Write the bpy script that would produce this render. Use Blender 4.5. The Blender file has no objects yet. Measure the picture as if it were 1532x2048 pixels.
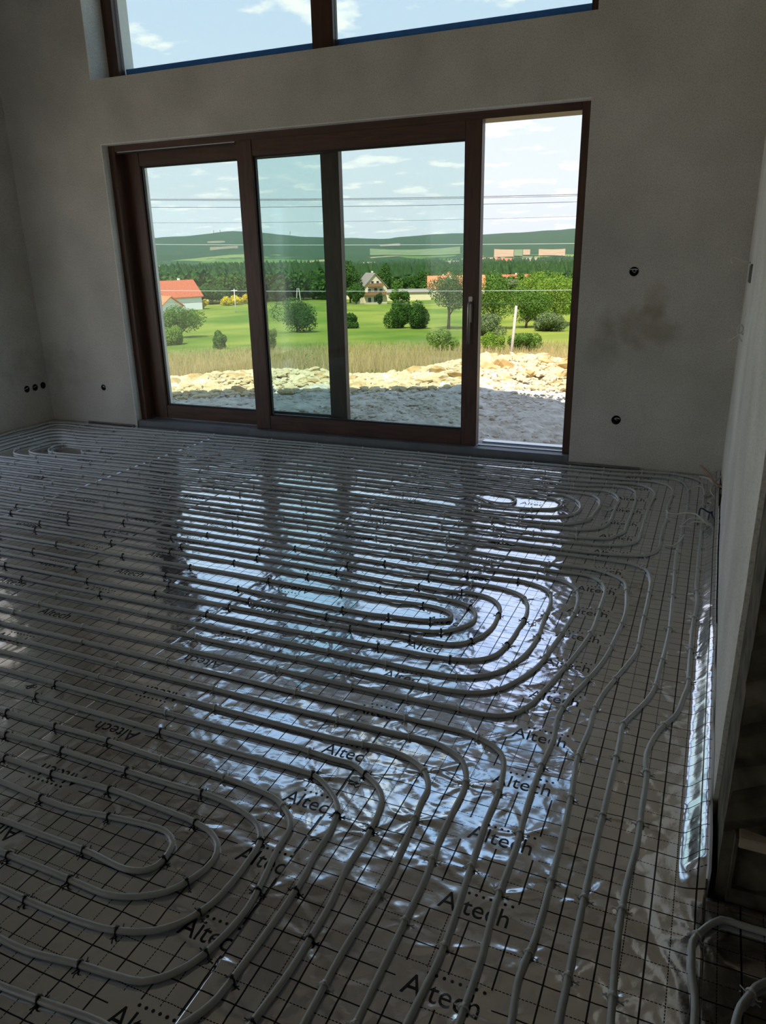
import bpy, bmesh, math, random
import numpy as np
from mathutils import Vector, Matrix

# ------------------------------------------------------------------ camera, sky, sun, exposure
scene = bpy.context.scene
col = scene.collection
CAM_H = 1.53
YAW, PITCH, ROLL, FPX = -0.4148, -0.3321, -0.0207, 1498.9

def cam_axes():
    fwd = Vector((math.sin(YAW) * math.cos(PITCH), math.cos(YAW) * math.cos(PITCH), math.sin(PITCH)))
    right = Vector((math.cos(YAW), -math.sin(YAW), 0))
    up = right.cross(fwd)
    return (right * math.cos(ROLL) + up * math.sin(ROLL), up * math.cos(ROLL) - right * math.sin(ROLL), fwd)

AX_R, AX_U, AX_F = cam_axes()
cam_data = bpy.data.cameras.new('camera')
cam_data.sensor_fit = 'VERTICAL'
cam_data.sensor_height = 36.0
cam_data.lens = FPX / 2048 * 36.0
cam_data.clip_start = 0.05
cam_data.clip_end = 20000
cam = bpy.data.objects.new('camera', cam_data)
col.objects.link(cam)
cam.matrix_world = Matrix(((AX_R.x, AX_U.x, -AX_F.x, 0), (AX_R.y, AX_U.y, -AX_F.y, 0),
                           (AX_R.z, AX_U.z, -AX_F.z, CAM_H), (0, 0, 0, 1)))
scene.camera = cam

vs = scene.view_settings
vs.view_transform = 'Standard'
vs.look = 'None'
vs.gamma = 1.0
vs.use_curve_mapping = False
vs.exposure = 0.35
scene.cycles.max_bounces = 7
scene.cycles.diffuse_bounces = 4
scene.cycles.glossy_bounces = 3
scene.cycles.transmission_bounces = 4
scene.cycles.transparent_max_bounces = 12
scene.cycles.use_adaptive_sampling = True
scene.cycles.adaptive_threshold = 0.05
scene.cycles.use_denoising = True

world = bpy.data.worlds.new('sky')
scene.world = world
world.use_nodes = True
wn, wl = world.node_tree.nodes, world.node_tree.links
wn.clear()
w_out = wn.new('ShaderNodeOutputWorld')
w_bg = wn.new('ShaderNodeBackground')
w_tc = wn.new('ShaderNodeTexCoord')
w_sep = wn.new('ShaderNodeSeparateXYZ')
wl.new(w_tc.outputs['Generated'], w_sep.inputs[0])
w_ramp = wn.new('ShaderNodeValToRGB')
el = w_ramp.color_ramp.elements
el[0].position, el[0].color = 0.0, (0.86, 0.93, 0.97, 1)
el[1].position, el[1].color = 1.0, (0.30, 0.50, 0.95, 1)
for p_, c_ in ((0.08, (0.86, 0.94, 1.0)), (0.20, (0.76, 0.87, 1.03)), (0.42, (0.60, 0.76, 1.06))):
    e_ = el.new(p_); e_.color = (*c_, 1)
wl.new(w_sep.outputs['Z'], w_ramp.inputs[0])
# clouds: direction projected on a cloud deck
w_add = wn.new('ShaderNodeMath'); w_add.operation = 'ADD'; w_add.inputs[1].default_value = 0.12
w_mx = wn.new('ShaderNodeMath'); w_mx.operation = 'MAXIMUM'; w_mx.inputs[1].default_value = 0.05
wl.new(w_sep.outputs['Z'], w_add.inputs[0]); wl.new(w_add.outputs[0], w_mx.inputs[0])
w_dx = wn.new('ShaderNodeMath'); w_dx.operation = 'DIVIDE'
w_dy = wn.new('ShaderNodeMath'); w_dy.operation = 'DIVIDE'
wl.new(w_sep.outputs['X'], w_dx.inputs[0]); wl.new(w_mx.outputs[0], w_dx.inputs[1])
wl.new(w_sep.outputs['Y'], w_dy.inputs[0]); wl.new(w_mx.outputs[0], w_dy.inputs[1])
w_cmb = wn.new('ShaderNodeCombineXYZ')
wl.new(w_dx.outputs[0], w_cmb.inputs[0]); wl.new(w_dy.outputs[0], w_cmb.inputs[1])
w_noise = wn.new('ShaderNodeTexNoise')
w_noise.inputs['Scale'].default_value = 3.6
w_noise.inputs['Detail'].default_value = 7
w_noise.inputs['Roughness'].default_value = 0.55
wl.new(w_cmb.outputs[0], w_noise.inputs['Vector'])
w_cr = wn.new('ShaderNodeValToRGB')
w_cr.color_ramp.elements[0].position = 0.55
w_cr.color_ramp.elements[1].position = 0.64
wl.new(w_noise.outputs['Fac'], w_cr.inputs[0])
w_mix = wn.new('ShaderNodeMix'); w_mix.data_type = 'RGBA'
wl.new(w_cr.outputs[0], w_mix.inputs['Factor'])
wl.new(w_ramp.outputs[0], w_mix.inputs['A'])
w_mix.inputs['B'].default_value = (1.22, 1.19, 1.14, 1)
wl.new(w_mix.outputs['Result'], w_bg.inputs['Color'])
w_bg.inputs['Strength'].default_value = 0.85
wl.new(w_bg.outputs[0], w_out.inputs[0])

sun_data = bpy.data.lights.new('sun', 'SUN')
sun_data.energy = 5.8
sun_data.angle = 0.0093
sun_data.color = (1.0, 0.95, 0.86)
sun = bpy.data.objects.new('sun', sun_data)
col.objects.link(sun)
SUN_EL = math.radians(55.5)
sun_dir = Vector((-0.10, 1.0, 0)).normalized() * math.cos(SUN_EL) + Vector((0, 0, -math.sin(SUN_EL)))
sun.rotation_euler = sun_dir.to_track_quat('-Z', 'Y').to_euler()
sun.location = (0, -10, 20)

random.seed(7)
rng = np.random.default_rng(11)

# ------------------------------------------------------------------ helpers
def tag(o, label=None, cat=None, group=None, kind=None):
    if label: o['label'] = label
    if cat: o['category'] = cat
    if group: o['group'] = group
    if kind: o['kind'] = kind
    return o

def empty(name, loc=(0, 0, 0), rz=0.0):
    o = bpy.data.objects.new(name, None)
    o.location = loc
    o.rotation_euler = (0, 0, rz)
    o.empty_display_size = 0.1
    col.objects.link(o)
    return o

class MB:
    """collects vertices and faces; build() links them as one mesh object"""
    def __init__(s):
        s.v, s.f, s.m = [], [], []
    def add(s, v, f, mi=0):
        b = len(s.v)
        s.v += [tuple(p) for p in v]
        s.f += [tuple(i + b for i in q) for q in f]
        s.m += [mi] * len(f)
        return s
    def box(s, x0, x1, y0, y1, z0, z1, mi=0, bev=0.0):
        if bev > 0:
            bm = bmesh.new()
            bmesh.ops.create_cube(bm, size=1)
            for v in bm.verts:
                v.co = Vector(((x0 + x1) / 2 + v.co.x * (x1 - x0), (y0 + y1) / 2 + v.co.y * (y1 - y0), (z0 + z1) / 2 + v.co.z * (z1 - z0)))
            bmesh.ops.bevel(bm, geom=bm.edges[:], offset=bev, segments=2, affect='EDGES')
            bm.verts.index_update()
            s.add([v.co[:] for v in bm.verts], [[v.index for v in f.verts] for f in bm.faces], mi)
            bm.free()
            return s
        v = [(x, y, z) for x in (x0, x1) for y in (y0, y1) for z in (z0, z1)]
        return s.add(v, [(0, 1, 3, 2), (4, 6, 7, 5), (0, 4, 5, 1), (2, 3, 7, 6), (0, 2, 6, 4), (1, 5, 7, 3)], mi)
    def prism_y(s, poly, y0, y1, mi=0):
        n = len(poly)
        v = [(x, y0, z) for x, z in poly] + [(x, y1, z) for x, z in poly]
        f = [tuple(range(n)), tuple(range(2 * n - 1, n - 1, -1))]
        f += [(i, n + i, n + (i + 1) % n, (i + 1) % n) for i in range(n)]
        return s.add(v, f, mi)
    def tube(s, pts, r, seg=8, mi=0, cap=True, closed=False):
        P = [Vector(p) for p in pts]
        n = len(P)
        rr = r if isinstance(r, (list, tuple)) else [r] * n
        v, f = [], []
        for i in range(n):
            if closed:
                t = P[(i + 1) % n] - P[i - 1]
            else:
                t = P[min(i + 1, n - 1)] - P[max(i - 1, 0)]
            t = t.normalized() if t.length > 1e-9 else Vector((0, 0, 1))
            up = Vector((0, 0, 1)) if abs(t.z) < 0.95 else Vector((1, 0, 0))
            a = t.cross(up).normalized(); b = a.cross(t)
            for k in range(seg):
                q = 2 * math.pi * k / seg
                v.append(P[i] + (a * math.cos(q) + b * math.sin(q)) * rr[i])
        m = n if closed else n - 1
        for i in range(m):
            j = (i + 1) % n
            for k in range(seg):
                k2 = (k + 1) % seg
                f.append((i * seg + k, j * seg + k, j * seg + k2, i * seg + k2))
        if cap and not closed:
            f.append(tuple(range(seg)))
            f.append(tuple((n - 1) * seg + k for k in reversed(range(seg))))
        return s.add(v, f, mi)
    def cyl(s, p0, p1, r, seg=12, mi=0):
        return s.tube([p0, p1], r, seg, mi)
    def mesh(s, name, smooth=False, mats=()):
        me = bpy.data.meshes.new(name)
        me.from_pydata(s.v, [], s.f)
        for m in mats: me.materials.append(m)
        if len(mats) > 1: me.polygons.foreach_set('material_index', s.m)
        me.update()
        bm = bmesh.new(); bm.from_mesh(me)
        bmesh.ops.recalc_face_normals(bm, faces=bm.faces)
        bm.to_mesh(me); bm.free()
        if smooth:
            me.polygons.foreach_set('use_smooth', [True] * len(me.polygons))
        return me
    def build(s, name, mats, parent=None, smooth=False, loc=None):
        if not isinstance(mats, (list, tuple)): mats = [mats]
        return link(name, s.mesh(name, smooth, mats), parent, loc)

def link(name, me, parent=None, loc=None):
    o = bpy.data.objects.new(name, me)
    col.objects.link(o)
    if parent is not None: o.parent = parent
    if loc is not None: o.location = loc
    return o

def copy_obj(o, parent=None, loc=None, rot=None, scale=None):
    c = o.copy()
    col.objects.link(c)
    if parent is not None: c.parent = parent
    if loc is not None: c.location = loc
    if rot is not None: c.rotation_euler = rot
    if scale is not None: c.scale = scale
    return c

def ray(px, py):
    return AX_F + AX_R * ((px - 766) / FPX) - AX_U * ((py - 1024) / FPX)
def at_dist(px, py, d):           # the point seen at a pixel at a horizontal distance
    q = ray(px, py); t = d / math.hypot(q.x, q.y)
    return Vector((0, 0, CAM_H)) + q * t
def at_z(px, py, z):
    q = ray(px, py); return Vector((0, 0, CAM_H)) + q * ((z - CAM_H) / q.z)
def at_y(px, py, y):
    q = ray(px, py); return Vector((0, 0, CAM_H)) + q * (y / q.y)

def catmull(pts, step):
    """resample a polyline as a smooth curve, only as finely as it bends"""
    P = [np.array(p, float) for p in pts]
    P = [2 * P[0] - P[1]] + P + [2 * P[-1] - P[-2]]
    out = []
    for i in range(1, len(P) - 2):
        p0, p1, p2, p3 = P[i - 1:i + 3]
        L = np.linalg.norm(p2 - p1)
        n = max(1, int(math.ceil(L / step)))
        # centripetal-like tangents limited by the segment length
        d0 = max(np.linalg.norm(p1 - p0), 1e-6); d2 = max(np.linalg.norm(p3 - p2), 1e-6)
        m1 = L * ((p2 - p1) / L * d0 + (p1 - p0) / d0 * L) / (d0 + L)
        m2 = L * ((p2 - p1) / L * d2 + (p3 - p2) / d2 * L) / (d2 + L)
        m1 = m1 * min(1.0, 1.5 * d0 / L); m2 = m2 * min(1.0, 1.5 * d2 / L)      # no swing on the long straight runs
        for k in range(n):
            t = k / n
            out.append((2*t**3-3*t**2+1)*p1 + (t**3-2*t**2+t)*m1 + (-2*t**3+3*t**2)*p2 + (t**3-t**2)*m2)
    out.append(P[-2])
    return out

# ------------------------------------------------------------------ materials
def new_mat(name):
    m = bpy.data.materials.new(name)
    m.use_nodes = True
    nt = m.node_tree
    b = nt.nodes['Principled BSDF']
    return m, nt, b

def pmat(name, c, rough=0.6, metal=0.0, noise=0.0, nscale=20.0, bump=0.0, bscale=60.0, c2=None, spec=0.5, stretch=None, detail=4):
    """principled with a noise-mottled colour and a noise bump"""
    m, nt, b = new_mat(name)
    b.inputs['Roughness'].default_value = rough
    b.inputs['Metallic'].default_value = metal
    b.inputs['Specular IOR Level'].default_value = spec
    b.inputs['Base Color'].default_value = (*c, 1)
    tc = nt.nodes.new('ShaderNodeTexCoord')
    vec = tc.outputs['Object']
    if stretch:
        mp = nt.nodes.new('ShaderNodeMapping')
        mp.inputs['Scale'].default_value = stretch
        nt.links.new(vec, mp.inputs['Vector']); vec = mp.outputs[0]
    if noise > 0 or c2:
        n = nt.nodes.new('ShaderNodeTexNoise')
        n.inputs['Scale'].default_value = nscale
        n.inputs['Detail'].default_value = detail
        nt.links.new(vec, n.inputs['Vector'])
        r = nt.nodes.new('ShaderNodeValToRGB')
        r.color_ramp.elements[0].position = 0.3
        r.color_ramp.elements[1].position = 0.7
        if c2 is None:
            a_ = [max(0, q * (1 - noise)) for q in c]; b_ = [min(1, q * (1 + noise)) for q in c]
        else:
            a_, b_ = c, c2
        r.color_ramp.elements[0].color = (*a_, 1)
        r.color_ramp.elements[1].color = (*b_, 1)
        nt.links.new(n.outputs['Fac'], r.inputs[0])
        nt.links.new(r.outputs[0], b.inputs['Base Color'])
    if bump > 0:
        n2 = nt.nodes.new('ShaderNodeTexNoise')
        n2.inputs['Scale'].default_value = bscale
        n2.inputs['Detail'].default_value = 5
        nt.links.new(vec, n2.inputs['Vector'])
        bp = nt.nodes.new('ShaderNodeBump')
        bp.inputs['Strength'].default_value = bump
        bp.inputs['Distance'].default_value = 0.01
        nt.links.new(n2.outputs['Fac'], bp.inputs['Height'])
        nt.links.new(bp.outputs[0], b.inputs['Normal'])
    return m

def mathn(nt, op, a, b=None, c=None):
    n = nt.nodes.new('ShaderNodeMath'); n.operation = op
    for i, q in enumerate((a, b, c)):
        if q is None: continue
        if isinstance(q, (int, float)): n.inputs[i].default_value = q
        else: nt.links.new(q, n.inputs[i])
    return n.outputs[0]

M = {}
# cement plaster with a damp brown stain low on the pier beside the door
def plaster_mat(name, base, stain):
    m, nt, b = new_mat(name)
    tc = nt.nodes.new('ShaderNodeTexCoord')
    n1 = nt.nodes.new('ShaderNodeTexNoise'); n1.inputs['Scale'].default_value = 2.2; n1.inputs['Detail'].default_value = 6
    n2 = nt.nodes.new('ShaderNodeTexNoise'); n2.inputs['Scale'].default_value = 130; n2.inputs['Detail'].default_value = 3
    nt.links.new(tc.outputs['Object'], n1.inputs['Vector']); nt.links.new(tc.outputs['Object'], n2.inputs['Vector'])
    r = nt.nodes.new('ShaderNodeValToRGB')
    r.color_ramp.elements[0].position = 0.3; r.color_ramp.elements[0].color = (*[q * 0.86 for q in base], 1)
    r.color_ramp.elements[1].position = 0.7; r.color_ramp.elements[1].color = (*[q * 1.1 for q in base], 1)
    nt.links.new(n1.outputs['Fac'], r.inputs[0])
    r2 = nt.nodes.new('ShaderNodeValToRGB')
    r2.color_ramp.elements[0].position = 0.30; r2.color_ramp.elements[0].color = (0.74, 0.74, 0.74, 1)
    r2.color_ramp.elements[1].position = 0.55; r2.color_ramp.elements[1].color = (1, 1, 1, 1)
    nt.links.new(n2.outputs['Fac'], r2.inputs[0])
    mx = nt.nodes.new('ShaderNodeMix'); mx.data_type = 'RGBA'; mx.blend_type = 'MULTIPLY'; mx.inputs['Factor'].default_value = 1
    nt.links.new(r.outputs[0], mx.inputs['A']); nt.links.new(r2.outputs[0], mx.inputs['B'])
    last = mx.outputs['Result']
    for (cx, cz, rx, rz, cc, amt) in stain:
        sp = nt.nodes.new('ShaderNodeSeparateXYZ'); nt.links.new(tc.outputs['Object'], sp.inputs[0])
        n3 = nt.nodes.new('ShaderNodeTexNoise'); n3.inputs['Scale'].default_value = 9; n3.inputs['Detail'].default_value = 5
        nt.links.new(tc.outputs['Object'], n3.inputs['Vector'])
        dx = mathn(nt, 'DIVIDE', mathn(nt, 'SUBTRACT', sp.outputs['X'], cx), rx)
        dz = mathn(nt, 'DIVIDE', mathn(nt, 'SUBTRACT', sp.outputs['Z'], cz), rz)
        d2 = mathn(nt, 'ADD', mathn(nt, 'MULTIPLY', dx, dx), mathn(nt, 'MULTIPLY', dz, dz))
        d = mathn(nt, 'ADD', d2, mathn(nt, 'MULTIPLY', mathn(nt, 'SUBTRACT', n3.outputs['Fac'], 0.5), 2.4))
        mr = nt.nodes.new('ShaderNodeMapRange'); mr.interpolation_type = 'SMOOTHSTEP'
        mr.inputs['From Min'].default_value = 1.2; mr.inputs['From Max'].default_value = -0.2
        mr.inputs['To Min'].default_value = 0; mr.inputs['To Max'].default_value = amt
        nt.links.new(d, mr.inputs['Value'])
        m2 = nt.nodes.new('ShaderNodeMix'); m2.data_type = 'RGBA'
        nt.links.new(mr.outputs[0], m2.inputs['Factor']); nt.links.new(last, m2.inputs['A'])
        m2.inputs['B'].default_value = (*cc, 1)
        last = m2.outputs['Result']
    nt.links.new(last, b.inputs['Base Color'])
    b.inputs['Roughness'].default_value = 0.9
    b.inputs['Specular IOR Level'].default_value = 0.2
    bp = nt.nodes.new('ShaderNodeBump'); bp.inputs['Strength'].default_value = 0.25; bp.inputs['Distance'].default_value = 0.004
    nt.links.new(n2.outputs['Fac'], bp.inputs['Height']); nt.links.new(bp.outputs[0], b.inputs['Normal'])
    return m

M['plaster'] = plaster_mat('grey_plaster', (0.66, 0.64, 0.585),
    [(-0.48, 1.02, 0.30, 0.16, (0.26, 0.21, 0.13), 0.5), (-0.40, 1.18, 0.10, 0.14, (0.28, 0.23, 0.14), 0.4), (-0.72, 0.86, 0.13, 0.16, (0.30, 0.28, 0.24), 0.4),
     (-5.9, 0.55, 0.35, 0.25, (0.34, 0.33, 0.28), 0.4)])
M['plaster_white'] = plaster_mat('pale_plaster', (0.90, 0.88, 0.81), [])
M['masonry'] = pmat('rough_dark_masonry', (0.05, 0.042, 0.03), 0.95, noise=0.5, nscale=14, bump=0.35, bscale=40, c2=(0.19, 0.165, 0.12))
M['masonry'].node_tree.nodes['Principled BSDF'].inputs['Specular IOR Level'].default_value = 0.1
M['masonry_flat'] = pmat('dark_masonry_side', (0.05, 0.042, 0.03), 0.95, noise=0.5, nscale=14, c2=(0.19, 0.165, 0.12))
M['ceiling'] = pmat('ceiling_boards', (0.40, 0.36, 0.30), 0.8, noise=0.15, nscale=3)
M['screed'] = pmat('concrete_slab', (0.22, 0.21, 0.19), 0.9, noise=0.2, nscale=8)
M['render'] = pmat('cream_render', (0.82, 0.80, 0.70), 0.85, noise=0.05, nscale=30)

def wood_mat(name, c, c2):
    return pmat(name, c, 0.42, c2=c2, nscale=5.0, stretch=(7, 7, 0.8), bump=0.12, bscale=16, detail=8)
M['wood'] = wood_mat('walnut_frame_vertical', (0.045, 0.018, 0.010), (0.105, 0.042, 0.022))
M['woodh'] = pmat('walnut_frame_horizontal', (0.045, 0.018, 0.010), 0.42, c2=(0.105, 0.042, 0.022), nscale=5.0, stretch=(0.8, 7, 7), bump=0.12, bscale=16, detail=8)
M['seal'] = pmat('black_seal', (0.012, 0.012, 0.012), 0.6)
M['alu'] = pmat('grey_threshold', (0.16, 0.17, 0.18), 0.5, noise=0.12, nscale=10)
M['alu_bright'] = pmat('bright_aluminium_track', (0.65, 0.67, 0.70), 0.3, metal=0.9)
M['spacer'] = pmat('silver_spacer', (0.5, 0.5, 0.5), 0.4, metal=0.7)
M['blue_film'] = pmat('blue_protective_film', (0.08, 0.30, 0.85), 0.35, noise=0.1)
M['steel'] = pmat('brushed_steel', (0.40, 0.37, 0.33), 0.38, metal=1.0)
M['pipe'] = pmat('grey_polyethylene_pipe', (0.50, 0.505, 0.48), 0.30, noise=0.05, nscale=40)
M['tie_white'] = pmat('white_nylon', (0.72, 0.72, 0.68), 0.45)
M['tie_black'] = pmat('black_nylon', (0.012, 0.012, 0.012), 0.4)
M['foam'] = pmat('white_edge_foam', (0.80, 0.80, 0.80), 0.7)
M['cable_white'] = pmat('white_cable', (0.70, 0.69, 0.64), 0.5)
M['cable_brown'] = pmat('brown_cable', (0.20, 0.075, 0.03), 0.5)
M['cable_blue'] = pmat('dark_blue_cable', (0.012, 0.025, 0.09), 0.5)
M['cable_tan'] = pmat('tan_cable', (0.48, 0.30, 0.18), 0.5)
M['boxplastic'] = pmat('black_box_plastic', (0.010, 0.010, 0.010), 0.5)
M['tanboard'] = pmat('tan_board', (0.62, 0.50, 0.36), 0.8, noise=0.15, nscale=30)
M['print'] = pmat('black_print', (0.006, 0.006, 0.012), 0.25)

def glass_mat():
    m = bpy.data.materials.new('tinted_double_glazing'); m.use_nodes = True
    nt = m.node_tree; nt.nodes.clear()
    out = nt.nodes.new('ShaderNodeOutputMaterial')
    tr = nt.nodes.new('ShaderNodeBsdfTransparent'); tr.inputs[0].default_value = (0.87, 0.94, 0.925, 1)
    gl = nt.nodes.new('ShaderNodeBsdfGlossy'); gl.inputs['Roughness'].default_value = 0.01
    lw = nt.nodes.new('ShaderNodeLayerWeight'); lw.inputs[0].default_value = 0.5
    fac = mathn(nt, 'ADD', mathn(nt, 'MULTIPLY', mathn(nt, 'POWER', lw.outputs['Facing'], 5.0), 0.9), 0.035)
    mx = nt.nodes.new('ShaderNodeMixShader')
    nt.links.new(fac, mx.inputs[0]); nt.links.new(tr.outputs[0], mx.inputs[1]); nt.links.new(gl.outputs[0], mx.inputs[2])
    nt.links.new(mx.outputs[0], out.inputs[0])
    return m
M['glass'] = glass_mat()

# ------------------------------------------------------------------ the room
XL, XR = -6.09, 0.141            # left and right wall faces
YW, YO = 5.57, 6.12              # window wall, inner and outer face
WX0, WX1, WZ = -5.030, -0.914, 2.463
UX0, UX1, UZ = -5.052, -0.906, 2.951
YB = -3.2                        # wall behind the camera
RIDGE_X, RIDGE_Z, RSLOPE = -2.9, 5.75, 0.56
END_Y = 1.66                     # end of the stub wall on the right
def roof_z(x): return RIDGE_Z - RSLOPE * abs(x - RIDGE_X)

def structure(o): o['kind'] = 'structure'; return o

def cut(o, cutters):
    """subtract recesses from a wall mesh and bake the result"""
    for cmb in cutters:
        c = cmb.build('recess', M['boxplastic'])
        md = o.modifiers.new('recess', 'BOOLEAN'); md.operation = 'DIFFERENCE'; md.object = c; md.solver = 'EXACT'
        dg = bpy.context.evaluated_depsgraph_get()
        me = bpy.data.meshes.new_from_object(o.evaluated_get(dg))
        o.modifiers.clear(); o.data = me
        bpy.data.objects.remove(c)
    return o

# window wall: a pier each side, the band between the windows, strips under the roof, the plinth under the door
wall = empty('wall_front'); structure(wall)
RW = 0.62
pier_l = MB().prism_y([(XL - 0.5, -0.6), (WX0, -0.6), (WX0, UZ), (UX0, UZ), (UX0, roof_z(UX0)), (XL - 0.5, roof_z(XL - 0.5))], YW, YO).build('pier', M['plaster'], wall)
pier_r = MB().prism_y([(WX1, -0.6), (RW, -0.6), (RW, roof_z(RW)), (UX1, roof_z(UX1)), (UX1, UZ), (WX1, UZ)], YW, YO).build('pier', M['plaster'], wall)
MB().box(WX0, WX1, YW, YO, WZ, UZ).build('lintel_band', M['plaster'], wall)
MB().prism_y([(UX0, 3.85), (RIDGE_X, 4.42), (UX1, 3.90), (UX1, roof_z(UX1)), (RIDGE_X, RIDGE_Z), (UX0, roof_z(UX0))], YW, YO).build('gable_strip', M['plaster'], wall)
MB().box(WX0, WX1, YW + 0.03, YO - 0.05, -0.6, -0.02).build('plinth', M['screed'], wall)
def round_cut(x, z, r=0.034, depth=0.05):
    return MB().cyl((x, YW - 0.02, z), (x, YW + depth, z), r, 20)
cut(pier_r, [round_cut(-0.557, 1.381, 0.032), round_cut(-0.594, 0.357, 0.034)])
cut(pier_l, [round_cut(-5.38, 0.357, 0.030)])

# left wall with a wide opening nearer the camera (out of frame) that lights the corner
LY0, LY1, LZ = 0.2, 4.60, 2.25
wall_l = empty('wall_left'); structure(wall_l)
lw1 = MB().prism_y([(XL - 0.5, -0.6), (XL, -0.6), (XL, roof_z(XL)), (XL - 0.5, roof_z(XL - 0.5))], LY1, YW).build('wall_section', M['plaster'], wall_l)
MB().prism_y([(XL - 0.5, -0.6), (XL, -0.6), (XL, roof_z(XL)), (XL - 0.5, roof_z(XL - 0.5))], YB - 0.3, LY0).build('wall_section', M['plaster'], wall_l)
MB().prism_y([(XL - 0.5, LZ), (XL, LZ), (XL, roof_z(XL)), (XL - 0.5, roof_z(XL - 0.5))], LY0, LY1).build('lintel_band', M['plaster'], wall_l)
MB().box(XL - 0.5, XL, LY0, LY1, -0.6, 0.0).build('plinth', M['plaster'], wall_l)
cut(lw1, [MB().cyl((XL + 0.02, 5.30, 0.35), (XL - 0.05, 5.30, 0.35), 0.034, 20), MB().cyl((XL + 0.02, 5.40, 0.35), (XL - 0.05, 5.40, 0.35), 0.034, 20),
          MB().cyl((XL + 0.02, 5.50, 0.355), (XL - 0.05, 5.50, 0.355), 0.034, 20)])

# right stub wall: rough masonry core, pale plaster skin that stops short of its end
wall_r = empty('wall_right'); structure(wall_r)
core = MB().prism_y([(XR + 0.013, -0.05), (RW, -0.05), (RW, roof_z(RW)), (XR + 0.013, roof_z(XR))], END_Y + 0.02, YW).build('masonry_core', M['masonry_flat'], wall_r)
# low niche where the cables come out of the wall
cut(core, [MB().box(0.05, XR + 0.11, 4.72, 5.22, 0.0, 0.125)])
skin = MB()
def band(y0f, y1, z0, z1, n=6):
    for k in range(n):
        za, zb = z0 + (z1 - z0) * k / n, z0 + (z1 - z0) * (k + 1) / n
        ya, yb = (y0f(za), y0f(zb)) if callable(y0f) else (y0f, y0f)
        skin.add([(XR, ya, za), (XR, yb, zb), (XR, y1, zb), (XR, y1, za), (XR + 0.013, ya, za), (XR + 0.013, yb, zb), (XR + 0.013, y1, zb), (XR + 0.013, y1, za)],
                 [(0, 1, 2, 3), (4, 7, 6, 5), (0, 4, 5, 1), (2, 6, 7, 3), (1, 5, 6, 2), (0, 3, 7, 4)])
eg = lambda z: 1.955 + 0.010 * math.sin(z * 7) + 0.007 * math.sin(z * 23 + 1)
band(eg, 4.72, 0.0, 0.125, 3)
band(5.22, YW, 0.0, 0.125, 1)
band(eg, YW, 0.125, 4.0, 50)
skin.build('plaster_skin', M['plaster_white'], wall_r)
# masonry wall that closes the space to the right behind the stub, with its chipped edge
end = MB()
nx, nz = 40, 60
vv, ff = [], []
for j in range(nz + 1):
    for i in range(nx + 1):
        x = XR + 0.013 + i / nx * 2.9; z = -0.05 + j / nz * 2.75
        d = 0.012 * math.sin(x * 31 + z * 17) * math.sin(z * 43 + x * 9) + 0.010 * random.uniform(-1, 1)
        vv.append((x + (0.004 * random.uniform(-1, 1) if i == 0 else 0), END_Y + d, z))
for j in range(nz):
    for i in range(nx):
        a = j * (nx + 1) + i
        ff.append((a, a + 1, a + nx + 2, a + nx + 1))
end.add(vv, ff)
end.box(XR + 0.03, XR + 2.9, END_Y + 0.021, END_Y + 0.24, -0.05, 2.7)
end_o = end.build('masonry_face', M['masonry'], wall_r)

structure(MB().box(3.05, 3.25, YB, END_Y + 0.2, -0.1, 2.75).build('wall_right_hall', M['plaster']))
wall_b = structure(empty('wall_back'))
BX0, BX1, BZ = -5.4, -3.1, 2.3               # unseen opening added behind the camera to brighten the room with daylight
MB().box(XL - 0.5, BX0, YB - 0.3, YB, -0.1, 6.0).build('pier', M['plaster'], wall_b)
MB().box(BX1, 3.25, YB - 0.3, YB, -0.1, 6.0).build('pier', M['plaster'], wall_b)
MB().box(BX0, BX1, YB - 0.3, YB, BZ, 6.0).build('lintel_band', M['plaster'], wall_b)
structure(MB().box(XR + 0.0, XR + 0.2, YB, END_Y + 0.05, 2.62, 4.3).build('wall_right_upper', M['plaster']))
# gable ceiling / roof, with an overhang beyond the window wall, and the low hall ceiling
roof = MB()
e = 6.35
roof.prism_y([(XL - 0.9, roof_z(XL - 0.9)), (RIDGE_X, RIDGE_Z), (RW + 0.5, roof_z(RW + 0.5)), (RW + 0.5, roof_z(RW + 0.5) + 0.28), (RIDGE_X, RIDGE_Z + 0.3), (XL - 0.9, roof_z(XL - 0.9) + 0.28)], YB - 0.4, e)
structure(roof.build('ceiling', M['ceiling']))
structure(MB().box(XR, 3.25, YB, END_Y + 0.2, 2.62, 2.85).build('ceiling_hall', M['plaster']))
structure(MB().box(XL - 0.45, 3.2, YB - 0.2, YW + 0.1, -0.3, -0.035).build('floor', M['screed']))

# ------------------------------------------------------------------ foil-faced insulation sheets
def hash2(ix, iy, seed):
    n = (ix * 374761393 + iy * 668265263 + seed * 1442695041) & 0xFFFFFFFF
    n = ((n ^ (n >> 13)) * 1274126177) & 0xFFFFFFFF
    return ((n ^ (n >> 16)) & 0xFFFF) / 32767.5 - 1.0
def vnoise(x, y, seed):
    xi = np.floor(x).astype(np.int64); yi = np.floor(y).astype(np.int64)
    fx = x - xi; fy = y - yi
    fx = fx * fx * fx * (fx * (fx * 6 - 15) + 10); fy = fy * fy * fy * (fy * (fy * 6 - 15) + 10)
    a = hash2(xi, yi, seed); b = hash2(xi + 1, yi, seed); c = hash2(xi, yi + 1, seed); d = hash2(xi + 1, yi + 1, seed)
    return (a * (1 - fx) + b * fx) * (1 - fy) + (c * (1 - fx) + d * fx) * fy

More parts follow.
